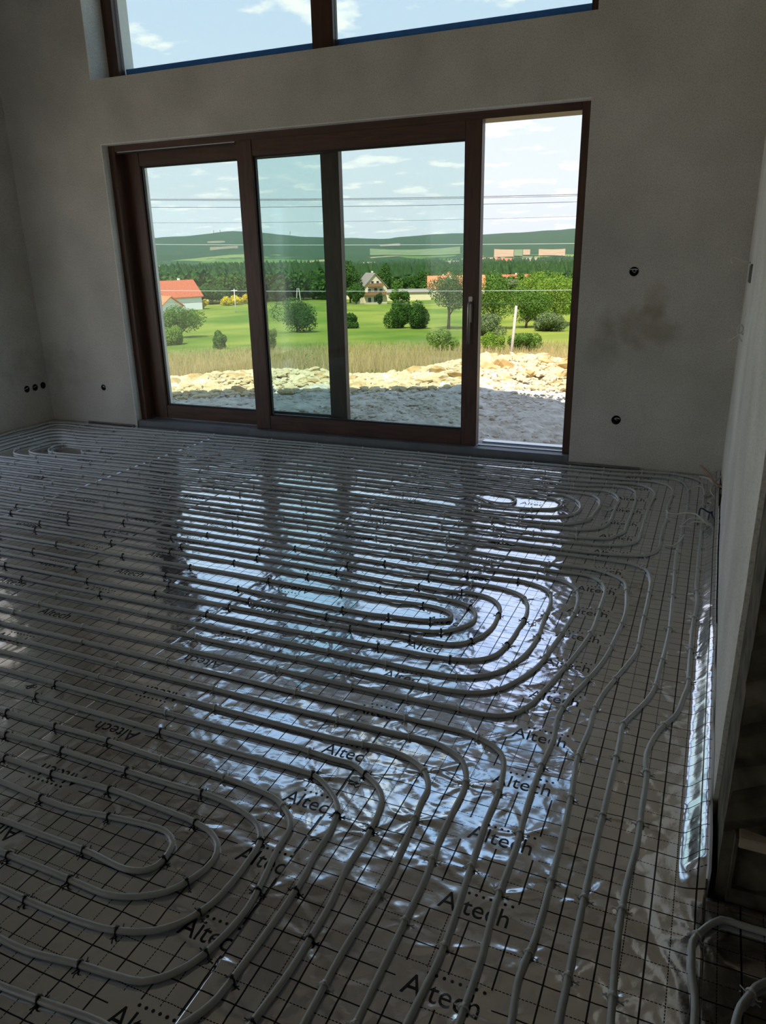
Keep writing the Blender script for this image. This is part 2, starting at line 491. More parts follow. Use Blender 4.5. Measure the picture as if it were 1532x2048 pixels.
TRACE = {
'c1':[(-0.84,5.45),(-0.66,5.46),(-0.16,5.49),(-0.05,5.45),(0.02,5.37),(0.04,5.22),(0.05,5.02),(0.05,4.77),(0.05,4.51),(0.05,4.32),(0.05,4.08),(0.05,3.80),(0.05,3.69),(0.05,3.55),(0.06,3.40),(0.05,3.13),(0.05,2.81),(0.05,2.61),(0.04,2.54),(0.02,2.41),(-0.02,2.31),(-0.04,2.23),(-0.05,2.15),(-0.04,2.03),(-0.04,1.90),(-0.04,1.73),(-0.05,1.60),(-0.05,1.39),(-0.04,1.21)],
'c2':[(-0.83,5.36),(-0.60,5.35),(-0.20,5.38),(-0.11,5.33),(-0.06,5.18),(-0.04,4.94),(-0.04,4.66),(-0.05,4.40),(-0.05,4.23),(-0.06,4.04),(-0.06,3.85),(-0.05,3.57),(-0.05,3.52),(-0.04,3.00),(-0.05,2.75),(-0.07,2.51),(-0.12,2.35),(-0.14,2.29),(-0.14,2.20),(-0.14,2.10),(-0.14,1.93),(-0.14,1.69),(-0.14,1.57),(-0.14,1.39),(-0.14,1.25),(-0.14,1.17)],
'c3':[(-0.81,5.23),(-0.47,5.25),(-0.29,5.26),(-0.20,5.22),(-0.15,5.12),(-0.14,4.91),(-0.15,4.70),(-0.14,4.51),(-0.15,4.31),(-0.15,4.13),(-0.15,4.00),(-0.17,3.92),(-0.22,3.86),(-0.31,3.83),(-0.43,3.81),(-0.56,3.80)],
'c4':[(-0.79,5.12),(-0.64,5.13),(-0.35,5.15),(-0.29,5.09),(-0.25,4.98),(-0.25,4.87),(-0.26,4.66),(-0.26,4.50),(-0.26,4.34),(-0.26,4.17),(-0.27,4.05),(-0.30,4.00),(-0.40,3.94),(-0.58,3.91)],
'c5':[(-0.77,5.01),(-0.52,5.06),(-0.43,5.05),(-0.38,5.00),(-0.36,4.89),(-0.35,4.62),(-0.35,4.43),(-0.35,4.25),(-0.35,4.18),(-0.38,4.11),(-0.42,4.04),(-0.59,4.00)],
'c6':[(-0.75,4.92),(-0.54,4.93),(-0.49,4.88),(-0.45,4.77),(-0.45,4.65),(-0.45,4.45),(-0.45,4.32),(-0.48,4.21),(-0.53,4.16),(-0.61,4.12)],
'c7':[(-1.02,4.85),(-0.71,4.83),(-0.63,4.81),(-0.57,4.73),(-0.55,4.61),(-0.56,4.45),(-0.58,4.31),(-0.65,4.22),(-0.90,4.18),(-1.40,4.20)],
'c8':[(-1.10,4.76),(-0.90,4.74),(-0.80,4.75),(-0.71,4.68),(-0.66,4.58),(-0.65,4.48),(-0.69,4.36),(-0.80,4.30),(-1.16,4.27),(-1.42,4.28)],
'c9':[(-1.57,4.72),(-1.07,4.65),(-0.94,4.66),(-0.84,4.65),(-0.78,4.58),(-0.77,4.51),(-0.80,4.45),(-0.89,4.41),(-1.25,4.39),(-1.47,4.42)],
'c10':[(-1.53,4.62),(-1.37,4.62),(-1.18,4.62),(-1.11,4.60),(-1.06,4.53),(-1.07,4.47),(-1.14,4.45),(-1.22,4.46),(-1.34,4.53),(-1.50,4.53)],
'm1':[(-1.19,3.58),(-0.54,3.73),(-0.36,3.73),(-0.26,3.72),(-0.19,3.67),(-0.16,3.57),(-0.15,3.36),(-0.15,3.07),(-0.15,2.79),(-0.17,2.70),(-0.23,2.44),(-0.24,2.35),(-0.24,2.21),(-0.25,2.06),(-0.24,1.92),(-0.23,1.65),(-0.23,1.34),(-0.24,1.24),(-0.23,1.13)],
'm2':[(-1.16,3.50),(-0.61,3.58),(-0.43,3.59),(-0.34,3.55),(-0.27,3.48),(-0.25,3.38),(-0.23,3.19),(-0.24,2.90),(-0.26,2.69),(-0.30,2.50),(-0.34,2.34),(-0.35,2.23),(-0.34,2.14),(-0.35,1.94),(-0.35,1.80),(-0.34,1.60),(-0.34,1.39),(-0.33,1.25),(-0.33,1.09)],
'm3':[(-1.13,3.41),(-0.55,3.50),(-0.45,3.50),(-0.39,3.46),(-0.35,3.38),(-0.34,3.13),(-0.34,2.93),(-0.37,2.70),(-0.43,2.40),(-0.46,2.28),(-0.50,2.21),(-0.55,2.18),(-0.65,2.17),(-0.71,2.17)],
'm4':[(-1.10,3.33),(-0.66,3.41),(-0.55,3.39),(-0.48,3.33),(-0.45,3.23),(-0.44,3.09),(-0.45,2.91),(-0.47,2.70),(-0.49,2.55),(-0.53,2.44),(-0.59,2.34),(-0.66,2.29),(-0.75,2.27)],
'm5':[(-1.09,3.29),(-0.88,3.31),(-0.69,3.31),(-0.59,3.25),(-0.56,3.16),(-0.55,2.97),(-0.54,2.80),(-0.55,2.65),(-0.58,2.54),(-0.63,2.45),(-0.71,2.39),(-0.78,2.37)],
'm6':[(-1.06,3.20),(-0.79,3.20),(-0.69,3.15),(-0.65,3.08),(-0.63,2.98),(-0.63,2.83),(-0.64,2.68),(-0.67,2.57),(-0.72,2.52),(-0.82,2.49)],
'm7':[(-1.02,3.08),(-0.91,3.10),(-0.81,3.07),(-0.76,3.01),(-0.74,2.90),(-0.74,2.77),(-0.77,2.68),(-0.82,2.62),(-0.86,2.60)],
'm8':[(-1.37,2.99),(-1.16,3.00),(-0.97,2.99),(-0.90,2.97),(-0.85,2.92),(-0.83,2.86),(-0.83,2.82),(-0.86,2.76),(-0.90,2.71),(-0.96,2.68),(-1.18,2.64),(-1.21,2.64)],
'm9':[(-1.32,2.89),(-1.24,2.89),(-1.12,2.90),(-1.02,2.90),(-0.96,2.88),(-0.93,2.85),(-0.93,2.81),(-0.96,2.79),(-1.03,2.76),(-1.19,2.74),(-1.25,2.73)],
'n1':[(-0.67,2.05),(-0.63,2.05),(-0.57,2.04),(-0.52,2.02),(-0.48,1.99),(-0.46,1.95),(-0.45,1.90),(-0.44,1.81),(-0.44,1.68),(-0.43,1.47),(-0.42,1.22),(-0.43,1.05)],
'n2':[(-1.20,1.96),(-1.02,1.96),(-0.85,1.96),(-0.70,1.96),(-0.64,1.94),(-0.58,1.90),(-0.55,1.84),(-0.54,1.78),(-0.54,1.69),(-0.54,1.57),(-0.53,1.43),(-0.53,1.28),(-0.53,1.16),(-0.53,1.00)],
'n3':[(-1.14,1.86),(-0.97,1.86),(-0.83,1.87),(-0.77,1.86),(-0.70,1.83),(-0.66,1.79),(-0.64,1.74),(-0.64,1.69),(-0.63,1.58),(-0.62,1.40),(-0.62,1.33),(-0.63,1.18),(-0.63,0.96)],
'n4':[(-1.09,1.77),(-0.96,1.76),(-0.90,1.76),(-0.84,1.73),(-0.79,1.70),(-0.75,1.65),(-0.74,1.61),(-0.73,1.52),(-0.73,1.41),(-0.73,1.36),(-0.72,1.27),(-0.72,1.02),(-0.73,0.92)],
'n5':[(-1.03,1.67),(-0.99,1.67),(-0.93,1.64),(-0.88,1.60),(-0.85,1.56),(-0.84,1.52),(-0.83,1.46),(-0.83,1.38),(-0.82,1.31),(-0.82,1.11),(-0.83,0.94),(-0.85,0.87)],
'p0':[(-2.20,1.56),(-2.03,1.56),(-1.74,1.57),(-1.48,1.56),(-1.24,1.56),(-1.14,1.55),(-1.03,1.53),(-0.96,1.48),(-0.94,1.45),(-0.93,1.36),(-0.91,1.25),(-0.90,1.16),(-0.91,1.07),(-0.93,1.00),(-0.96,0.95),(-1.01,0.91),(-1.07,0.90),(-1.17,0.89),(-1.31,0.87),(-1.41,0.87)],
'p1':[(-2.09,1.46),(-1.92,1.47),(-1.71,1.47),(-1.51,1.47),(-1.35,1.47),(-1.20,1.47),(-1.10,1.45),(-1.03,1.42),(-0.99,1.37),(-0.98,1.30),(-0.98,1.21),(-0.99,1.14),(-1.02,1.08),(-1.07,1.03),(-1.11,1.01),(-1.18,0.99),(-1.34,0.98),(-1.53,0.98)],
'p2':[(-1.99,1.37),(-1.72,1.37),(-1.50,1.38),(-1.31,1.37),(-1.20,1.36),(-1.13,1.34),(-1.09,1.31),(-1.07,1.26),(-1.08,1.20),(-1.12,1.13),(-1.18,1.09),(-1.24,1.07),(-1.38,1.07),(-1.63,1.07)],
'p3':[(-1.88,1.28),(-1.57,1.27),(-1.42,1.29),(-1.32,1.30),(-1.26,1.30),(-1.21,1.27),(-1.20,1.24),(-1.20,1.19),(-1.23,1.16),(-1.27,1.15),(-1.39,1.16),(-1.59,1.16),(-1.74,1.16)],
'r':[(-1.30,0.78),(-1.16,0.79),(-1.03,0.80)],
'q1':[(0.12,1.27),(0.12,1.33),(0.11,1.40),(0.11,1.44),(0.11,1.48),(0.13,1.52),(0.15,1.55),(0.17,1.57),(0.21,1.57),(0.24,1.57),(0.27,1.57)],
'q2':[(0.20,1.31),(0.21,1.35),(0.23,1.39),(0.24,1.41),(0.26,1.43)],
'l1':[(-5.36,5.43),(-5.55,5.43),(-5.85,5.42),(-5.93,5.39),(-5.96,5.34),(-5.94,5.17),(-5.97,4.99),(-5.94,4.78)],
'l2':[(-5.26,5.33),(-5.72,5.35),(-5.82,5.31),(-5.83,5.24),(-5.82,5.17),(-5.82,4.89),(-5.82,4.68)],
'l5':[(-5.15,4.98),(-5.41,4.98),(-5.48,4.92),(-5.49,4.82),(-5.50,4.56),(-5.48,4.38)],
'l6':[(-5.12,4.90),(-5.31,4.87),(-5.37,4.80),(-5.37,4.70),(-5.39,4.58),(-5.40,4.51),(-5.35,4.42),(-5.27,4.35),(-5.17,4.33),(-4.97,4.33),(-4.65,4.33)],
'l7':[(-5.05,4.79),(-5.18,4.79),(-5.25,4.75),(-5.27,4.61),(-5.26,4.51),(-5.20,4.44),(-5.10,4.41),(-4.64,4.42)],
'l8':[(-4.97,4.73),(-5.11,4.71),(-5.14,4.65),(-5.11,4.57),(-5.04,4.50),(-4.95,4.48),(-4.58,4.49)],
'l9':[(-4.79,4.73),(-4.81,4.65),(-4.79,4.59),(-4.70,4.56),(-4.57,4.56)],
}
LEFT_END = -5.36
# left ends of the rows whose right-hand bends are traced above (rows lie 10 cm apart)
ROW_TOP = {'c1': 5.43, 'c2': 5.34, 'c3': 5.25, 'c4': 5.16, 'c5': 4.98, 'c6': 4.90, 'c7': 4.80, 'c8': 4.73, 'c9': 4.73, 'c10': 4.56,
           'm1': 3.709, 'm2': 3.62, 'm3': 3.513, 'm4': 3.413, 'm5': 3.308, 'm6': 3.204, 'm7': 3.115, 'm8': 3.015, 'm9': 2.88,
           'n1': 2.056, 'n2': 1.965, 'n3': 1.867, 'n4': 1.763, 'n5': 1.675, 'p0': 1.566, 'p1': 1.463, 'p2': 1.375, 'p3': 1.274}
ROW_BOT = {'c3': 3.805, 'c4': 3.915, 'c5': 4.01, 'c6': 4.12, 'c7': 4.228, 'c8': 4.33, 'c9': 4.415, 'c10': 4.49,
           'm3': 2.16, 'm4': 2.266, 'm5': 2.364, 'm6': 2.455, 'm7': 2.555, 'm8': 2.66, 'm9': 2.751,
           'n5': 0.79, 'p0': 0.88, 'p1': 0.98, 'p2': 1.068, 'p3': 1.163}
MID = {'c2': 5.385, 'c3': 5.295, 'c4': 5.20, 'c5': 5.11, 'c6': 5.01, 'c7': 4.91, 'c8': 4.81, 'c9': 4.73, 'c10': 4.635}
MIDB = {'c10': 4.53, 'c9': 4.425, 'c8': 4.325, 'c7': 4.23, 'c6': 4.135, 'c5': 4.04, 'c4': 3.92, 'c3': 3.81}

def lrow(x, y): return [(x, y)]
runs = {}
bottom_y = 0.25
for k, pts in TRACE.items():
    if k[0] in 'lqr': continue
    pts = list(pts)
    if k == 'm1': pts = pts[1:]; pts[0:0] = [(-1.19, 3.715)]
    if k == 'm2': pts[0] = (-1.16, 3.60)
    if k == 'm3': pts[0] = (-1.13, 3.50)
    if k == 'm4': pts[0] = (-1.10, 3.405)
    if k == 'n5':
        pts = pts[:-1] + [(-0.835, 0.92), (-0.87, 0.85), (-0.94, 0.80), (-1.03, 0.80), (-1.16, 0.79), (-1.30, 0.78)]
    feeder = k in ('c1', 'c2', 'm1', 'm2', 'n1', 'n2', 'n3', 'n4')
    if feeder:
        pts.append((pts[-1][0], 0.75)); pts.append((pts[-1][0] + 0.01, bottom_y))
    top = ROW_TOP[k]; x0 = pts[0][0]
    head = []
    tail = []
    if k == 'c1': head = [(-5.96, 2.3), (-5.96, 3.6)] + list(reversed(TRACE['l1'])) + [(-3.3, 5.455)]
    elif k == 'c2': head = [(-5.83, 2.3), (-5.83, 3.6)] + list(reversed(TRACE['l2'])) + [(-3.3, MID[k])]
    elif k in ('c3', 'c4', 'c5'):
        q = {'c3': 0.22, 'c4': 0.11, 'c5': 0.0}[k]
        l5 = [(x - q, y + q * (0.9 if y > 4.7 else 0)) for x, y in TRACE['l5']]
        head = [(-5.48 - q, 2.3), (-5.48 - q, 3.4)] + list(reversed(l5)) + [(-3.3, MID[k])]
        tail = [(-3.3, MIDB[k]), (LEFT_END, ROW_BOT[k])]
    elif k in ('c6', 'c7', 'c8', 'c9', 'c10'):
        head = [(-3.3, MID[k])]; tail = [(-3.3, MIDB[k])]
        if k == 'c6': head = list(reversed(TRACE['l6'][:6])) + head; tail = tail + [(LEFT_END, ROW_BOT[k])]
        if k == 'c7': head = list(reversed(TRACE['l7'][:4])) + head; tail = tail + [(LEFT_END, ROW_BOT[k])]
        if k == 'c8': head = list(reversed(TRACE['l8'][:4])) + head; tail = tail + list(reversed(TRACE['l6'][5:]))
        if k == 'c9': head = [(-4.80, 4.62), (-4.745, 4.652), (-4.55, 4.656)] + head; tail = tail + list(reversed(TRACE['l7'][3:]))
        if k == 'c10': head = [(-4.80, 4.62), (-4.755, 4.578), (-4.57, 4.56)] + head; tail = tail + list(reversed(TRACE['l8'][3:]))
    else:
        head = [(LEFT_END, top), (-3.6, top + 0.004)] if x0 > -2.2 else [(LEFT_END, top)]
        if x0 > -1.6: head.append((-2.3, top + 0.003))
        if k in ROW_BOT: tail = [(-2.4, ROW_BOT[k] + 0.003), (LEFT_END, ROW_BOT[k])]
        if k == 'p3' or k == 'p2': pass
    runs[k] = head + pts + tail
runs['q1'] = [(0.125, 0.3), (0.122, 0.9)] + TRACE['q1'] + [(0.6, 1.56), (1.4, 1.55)]
runs['q2'] = [(0.19, 0.3), (0.185, 1.0)] + TRACE['q2'] + [(0.36, 1.46), (0.6, 1.465), (1.4, 1.46)]
# short turns that join neighbouring rows beyond the left edge of the view
turn_pairs = [(ROW_BOT['c7'], ROW_BOT['c6']), (ROW_BOT['c5'], ROW_BOT['c4']), (ROW_BOT['c3'], ROW_TOP['m1']), (ROW_TOP['m2'], ROW_TOP['m3']), (ROW_TOP['m4'], ROW_TOP['m5']),
              (ROW_TOP['m6'], ROW_TOP['m7']), (ROW_TOP['m8'], ROW_TOP['m9']), (ROW_BOT['m9'], ROW_BOT['m8']), (ROW_BOT['m7'], ROW_BOT['m6']), (ROW_BOT['m5'], ROW_BOT['m4']),
              (ROW_BOT['m3'], ROW_TOP['n1']), (ROW_TOP['n2'], ROW_TOP['n3']), (ROW_TOP['n4'], ROW_TOP['n5']), (ROW_TOP['p0'], ROW_TOP['p1']), (ROW_TOP['p2'], ROW_TOP['p3']),
              (ROW_BOT['p3'], ROW_BOT['p2']), (ROW_BOT['p1'], ROW_BOT['p0'])]

curves = {k: np.array(catmull(v, 0.035)) for k, v in runs.items()}
for k in curves:                                   # slight unevenness of hand-laid pipe
    c = curves[k]; s_ = np.concatenate([[0], np.cumsum(np.linalg.norm(np.diff(c, axis=0), axis=1))])
    w1 = vnoise(s_ * 1.6, np.full_like(s_, sum(map(ord, k)) % 97 + 0.5), 5) * 0.004
    t = np.gradient(c, axis=0); t /= np.maximum(np.linalg.norm(t, axis=1)[:, None], 1e-9)
    curves[k] = c + np.stack([-t[:, 1], t[:, 0]], 1) * w1[:, None]

# clips along every run
clip_list = []                                     # (run, x, y, angle, black)
for k, c in curves.items():
    s_ = np.concatenate([[0], np.cumsum(np.linalg.norm(np.diff(c, axis=0), axis=1))])
    pos = random.uniform(0.05, 0.35)
    while pos < s_[-1] - 0.02:
        i = int(np.searchsorted(s_, pos)); i = min(max(i, 1), len(c) - 2)
        x, y = c[i]; t = c[i + 1] - c[i - 1]
        black = (k in ('m7', 'm8', 'm9', 'p1', 'p2', 'p3')) or (k in ('m6', 'p0', 'n5', 'n4') and random.random() < 0.75) or (k == 'm5' and y > 2.7 and x < -0.6)
        curved = x > -1.2 or k[0] in 'pq'
        if y > 0.45:
            clip_list.append((k, x, y, math.atan2(t[1], t[0]), black))
        pos += random.uniform(0.2, 0.34) if curved else random.uniform(0.38, 0.62)
CL = np.array([(a[1], a[2]) for a in clip_list])

def foil_h(x, y):
    """height of the wrinkled foil above its base plane (metres)"""
    x = np.asarray(x, float); y = np.asarray(y, float)
    near = np.clip((x + 2.4) / 1.6, 0.35, 1.0) * np.clip((5.4 - y) / 2.0, 0.5, 1.0)
    wx = x + 0.05 * vnoise(x * 6, y * 6, 31); wy = y + 0.05 * vnoise(x * 6 + 9, y * 6, 32)
    h = 0.0022 * vnoise(wx * 4.5, wy * 3.2, 1)
    h += 0.0016 * (1 - np.abs(vnoise(wx * 9, wy * 5, 2))) ** 3 * near
    h += 0.0011 * (1 - np.abs(vnoise((wx + wy) * 12, (wx - wy) * 5, 3))) ** 4 * near
    h += 0.0003 * vnoise(wx * 40, wy * 26, 4) * near
    # creases that star out from the clips
    hc = np.zeros_like(h)
    flat = hc.ravel(); xf = x.ravel(); yf = y.ravel()
    if xf.size:
        order = np.argsort(yf); ysort = yf[order]
        for n, (cx, cy) in enumerate(CL):
            if cx < -3.2: continue
            a, b = np.searchsorted(ysort, [cy - 0.17, cy + 0.17])
            if b <= a: continue
            ix = order[a:b]
            ix = ix[np.abs(xf[ix] - cx) < 0.17]
            if not ix.size: continue
            dx = xf[ix] - cx; dy = yf[ix] - cy; r = np.hypot(dx, dy); th = np.arctan2(dy, dx)
            ph = (n * 2.399) % 6.28; m_ = 3 + n % 3
            fold = np.maximum(0, np.cos(m_ * th + ph)) ** 4 + 0.6 * np.maximum(0, np.cos((m_ + 2) * th - 1.7 * ph)) ** 6
            amp = 0.0034 * (0.3 + ((n * 7919) % 100) / 100.0)
            flat[ix] += amp * fold * np.exp(-r / 0.055) * np.minimum(r / 0.02, 1) - 0.0016 * np.exp(-(r / 0.012) ** 2)
    h = h + hc
    # the sheet turns up against the right wall
    u = np.clip((x - 0.066) / 0.066, 0, 1) * np.clip((y - 1.60) / 0.12, 0, 1)
    h = h + 0.05 * u * u * (3 - 2 * u) * (1 + 0.25 * vnoise(y * 3, y * 0 + 3, 8))
    return h + 0.002

def foil_mat(name, cols):
    """silver film with a printed 5 cm grid (bold every 10 cm, dashed between), blank where words are printed"""
    m, nt, b = new_mat(name)
    tc = nt.nodes.new('ShaderNodeTexCoord')
    sp = nt.nodes.new('ShaderNodeSeparateXYZ'); nt.links.new(tc.outputs['Object'], sp.inputs[0])
    X, Y = sp.outputs['X'], sp.outputs['Y']
    def near(c, off, period, w):
        return mathn(nt, 'LESS_THAN', mathn(nt, 'PINGPONG', mathn(nt, 'ADD', c, 20.0 - off), period / 2), w / 2)
    bold = mathn(nt, 'MAXIMUM', near(X, 0.012, 0.1, 0.0042), near(Y, 0.045, 0.1, 0.0036))
    tx = mathn(nt, 'MULTIPLY', near(X, 0.062, 0.1, 0.0024), near(Y, 0.0, 0.0085, 0.0062))
    ty = mathn(nt, 'MULTIPLY', near(Y, 0.095, 0.1, 0.0024), near(X, 0.0, 0.0085, 0.0062))
    grid = mathn(nt, 'MAXIMUM', bold, mathn(nt, 'MAXIMUM', tx, ty))
    for (x0, x1, ybase, flip) in cols:
        inx = mathn(nt, 'MULTIPLY', mathn(nt, 'GREATER_THAN', X, x0 - 0.022), mathn(nt, 'LESS_THAN', X, x1 + 0.022))
        y0 = ybase - 0.012 if not flip else ybase - 0.078
        fr = mathn(nt, 'FRACT', mathn(nt, 'DIVIDE', mathn(nt, 'ADD', Y, 0.2465 * 40 - y0), 0.2465))
        iny = mathn(nt, 'LESS_THAN', fr, 0.090 / 0.2465)
        grid = mathn(nt, 'MULTIPLY', grid, mathn(nt, 'SUBTRACT', 1.0, mathn(nt, 'MULTIPLY', inx, iny)))
    mx = nt.nodes.new('ShaderNodeMix'); mx.data_type = 'RGBA'
    nt.links.new(grid, mx.inputs['Factor'])
    mx.inputs['A'].default_value = (0.87, 0.88, 0.93, 1); mx.inputs['B'].default_value = (0.006, 0.006, 0.014, 1)
    nt.links.new(mx.outputs['Result'], b.inputs['Base Color'])
    nt.links.new(mathn(nt, 'SUBTRACT', 1.0, grid), b.inputs['Metallic'])
    n = nt.nodes.new('ShaderNodeTexNoise'); n.inputs['Scale'].default_value = 38; n.inputs['Detail'].default_value = 6
    nt.links.new(tc.outputs['Object'], n.inputs['Vector'])
    nr = nt.nodes.new('ShaderNodeTexNoise'); nr.inputs['Scale'].default_value = 3.0; nr.inputs['Detail'].default_value = 5
    nt.links.new(tc.outputs['Object'], nr.inputs['Vector'])
    mr = nt.nodes.new('ShaderNodeMapRange'); mr.inputs['From Min'].default_value = 0.3; mr.inputs['From Max'].default_value = 0.7
    mr.inputs['To Min'].default_value = 0.09; mr.inputs['To Max'].default_value = 0.16
    nt.links.new(nr.outputs['Fac'], mr.inputs['Value'])
    nt.links.new(mr.outputs[0], b.inputs['Roughness'])
    n5 = nt.nodes.new('ShaderNodeTexNoise'); n5.inputs['Scale'].default_value = 9; n5.inputs['Detail'].default_value = 2; n5.inputs['Distortion'].default_value = 0.4
    nt.links.new(tc.outputs['Object'], n5.inputs['Vector'])
    hh = mathn(nt, 'ADD', mathn(nt, 'MULTIPLY', n5.outputs['Fac'], 0.0034), mathn(nt, 'MULTIPLY', n.outputs['Fac'], 0.0004))
    bp = nt.nodes.new('ShaderNodeBump'); bp.inputs['Strength'].default_value = 1.0; bp.inputs['Distance'].default_value = 1.0
    nt.links.new(hh, bp.inputs['Height']); nt.links.new(bp.outputs[0], b.inputs['Normal'])
    return m

def foil_sheet(x0, x1, y0, y1, step, lift, cols, label):
    nx = int(round((x1 - x0) / step)); ny = int(round((y1 - y0) / step))
    gx = np.linspace(x0, x1, nx + 1); gy = np.linspace(y0, y1, ny + 1)
    X, Y = np.meshgrid(gx, gy)
    Z = foil_h(X, Y) + lift
    V = np.stack([X.ravel(), Y.ravel(), Z.ravel()], 1)
    i = np.arange(ny)[:, None] * (nx + 1) + np.arange(nx)[None, :]
    F = np.stack([i, i + 1, i + nx + 2, i + nx + 1], -1).reshape(-1, 4)
    # turned-down rim so that the sheet has thickness
    me = bpy.data.meshes.new('foil')
    rim = np.concatenate([np.arange(nx + 1), (np.arange(1, ny + 1)) * (nx + 1) + nx, ny * (nx + 1) + np.arange(nx - 1, -1, -1), np.arange(ny - 1, 0, -1) * (nx + 1)])
    low = V[rim].copy(); low[:, 2] = -0.03
    nb = len(V); k = len(rim)
    j = np.arange(k)
    RF = np.stack([rim[j], nb + j, nb + (j + 1) % k, rim[(j + 1) % k]], -1)
    AV = np.concatenate([V, low]); AF = np.concatenate([F, RF])
    me.vertices.add(len(AV)); me.vertices.foreach_set('co', AV.ravel())
    me.loops.add(AF.size); me.loops.foreach_set('vertex_index', AF.ravel())
    me.polygons.add(len(AF)); me.polygons.foreach_set('loop_start', np.arange(len(AF)) * 4)
    me.polygons.foreach_set('loop_total', np.full(len(AF), 4))
    sm = np.ones(len(AF), bool); sm[len(F):] = False
    me.polygons.foreach_set('use_smooth', sm)
    me.update(calc_edges=True); me.validate()
    me.materials.append(foil_mat('printed_foil', cols))
    o = link('foil_sheet', me)
    tag(o, label, 'foil sheet', 'foil-faced insulation sheets on the floor')
    for (tx0, tx1, yb, flip) in cols:
        yy = yb
        while yy > y0 + 0.06: yy -= 0.2465
        while yy < y1 - 0.12:
            if yy > y0 + 0.03: word(o, tx0, tx1, yy, flip, lift)
            yy += 0.2465
    return o

# the printed word with its row of dots, as flat print
fc = bpy.data.curves.new('word', 'FONT'); fc.body = 'Altech'; fc.size = 1.0; fc.resolution_u = 3
fo = bpy.data.objects.new('word', fc); col.objects.link(fo)
bpy.context.view_layer.update()
wm = bpy.data.meshes.new_from_object(fo.evaluated_get(bpy.context.evaluated_depsgraph_get()))
bpy.data.objects.remove(fo)
_bm = bmesh.new(); _bm.from_mesh(wm)
bmesh.ops.remove_doubles(_bm, verts=_bm.verts, dist=1e-5)
bmesh.ops.triangulate(_bm, faces=_bm.faces)
for _ in range(2):
    lng = [e_ for e_ in _bm.edges if e_.calc_length() > 0.12]
    if lng: bmesh.ops.subdivide_edges(_bm, edges=lng, cuts=1); bmesh.ops.triangulate(_bm, faces=_bm.faces)
_bm.verts.index_update()
WV = np.array([v.co[:] for v in _bm.verts]); WF = [[v.index for v in f.verts] for f in _bm.faces]
_bm.free()
_mn, _mx = WV[:, 0].min(), WV[:, 0].max()
WV[:, 0] = (WV[:, 0] - _mn) / (_mx - _mn)
WV[:, 1] *= 1.0 / (_mx - _mn)
capH = WV[:, 1].max()
def word(parent, x0, x1, yb, flip, lift):
    L = x1 - x0
    P = WV[:, :2] * L
    P[:, 1] *= 0.052 / (capH * L)
    v = [tuple(p) for p in P]; f = [tuple(q) for q in WF]
    for k in range(8):
        cx, cy, r = 0.045 + k * 0.0185, 0.066, 0.0042
        b = len(v)
        v += [(cx + r * math.cos(a * math.pi / 4), cy + r * math.sin(a * math.pi / 4)) for a in range(8)]
        f.append(tuple(range(b, b + 8)))
    A = np.array(v)
    if flip: A = np.array([x1, yb]) - A
    else: A = A + np.array([x0, yb])
    z = foil_h(A[:, 0], A[:, 1]) + lift + 0.0006
    me = bpy.data.meshes.new('printed_word')
    me.from_pydata([(a[0], a[1], q) for a, q in zip(A, z)], [], f)
    me.materials.append(M['print']); me.update()
    return link('printed_word', me, parent)

Y0F = 0.28
foil_sheet(-0.885, 0.134, Y0F, YW - 0.012, 0.0075, 0.0014, [(-0.475, -0.299, 1.112, False)], 'silver gridded foil sheet along the pale right wall, under the straight feeder pipes')
foil_sheet(-1.945, -0.872, Y0F, YW - 0.012, 0.009, 0.0, [(-1.027, -0.851, 1.048, False), (-1.822, -1.645, 1.405, True)], 'wrinkled silver foil sheet under the pipe bends, second sheet from right wall')
foil_sheet(-2.985, -1.935, Y0F, YW - 0.012, 0.014, 0.0014, [(-2.715, -2.538, 1.957, False)], 'silver foil sheet third from the right wall, left of the foreground pipe loop')
foil_sheet(-4.025, -2.975, Y0F, YW - 0.012, 0.016, 0.0, [(-3.82, -3.645, 1.62, True), (-3.20, -3.02, 1.90, False)], 'dim silver foil sheet crossed by straight pipe rows, fourth from the right wall')
foil_sheet(-5.065, -4.015, Y0F, YW - 0.012, 0.018, 0.0014, [(-4.62, -4.445, 1.70, True)], 'dark reflecting foil sheet before the left end of the sliding door')
foil_sheet(XL + 0.012, -5.055, Y0F, YW - 0.012, 0.018, 0.0, [], 'narrow foil sheet beside the left wall under the corner pipe turns')
foil_sheet(0.122, 1.5, Y0F, END_Y - 0.03, 0.010, -0.0008, [], 'small foil sheet beyond the wall end at the bottom right corner')

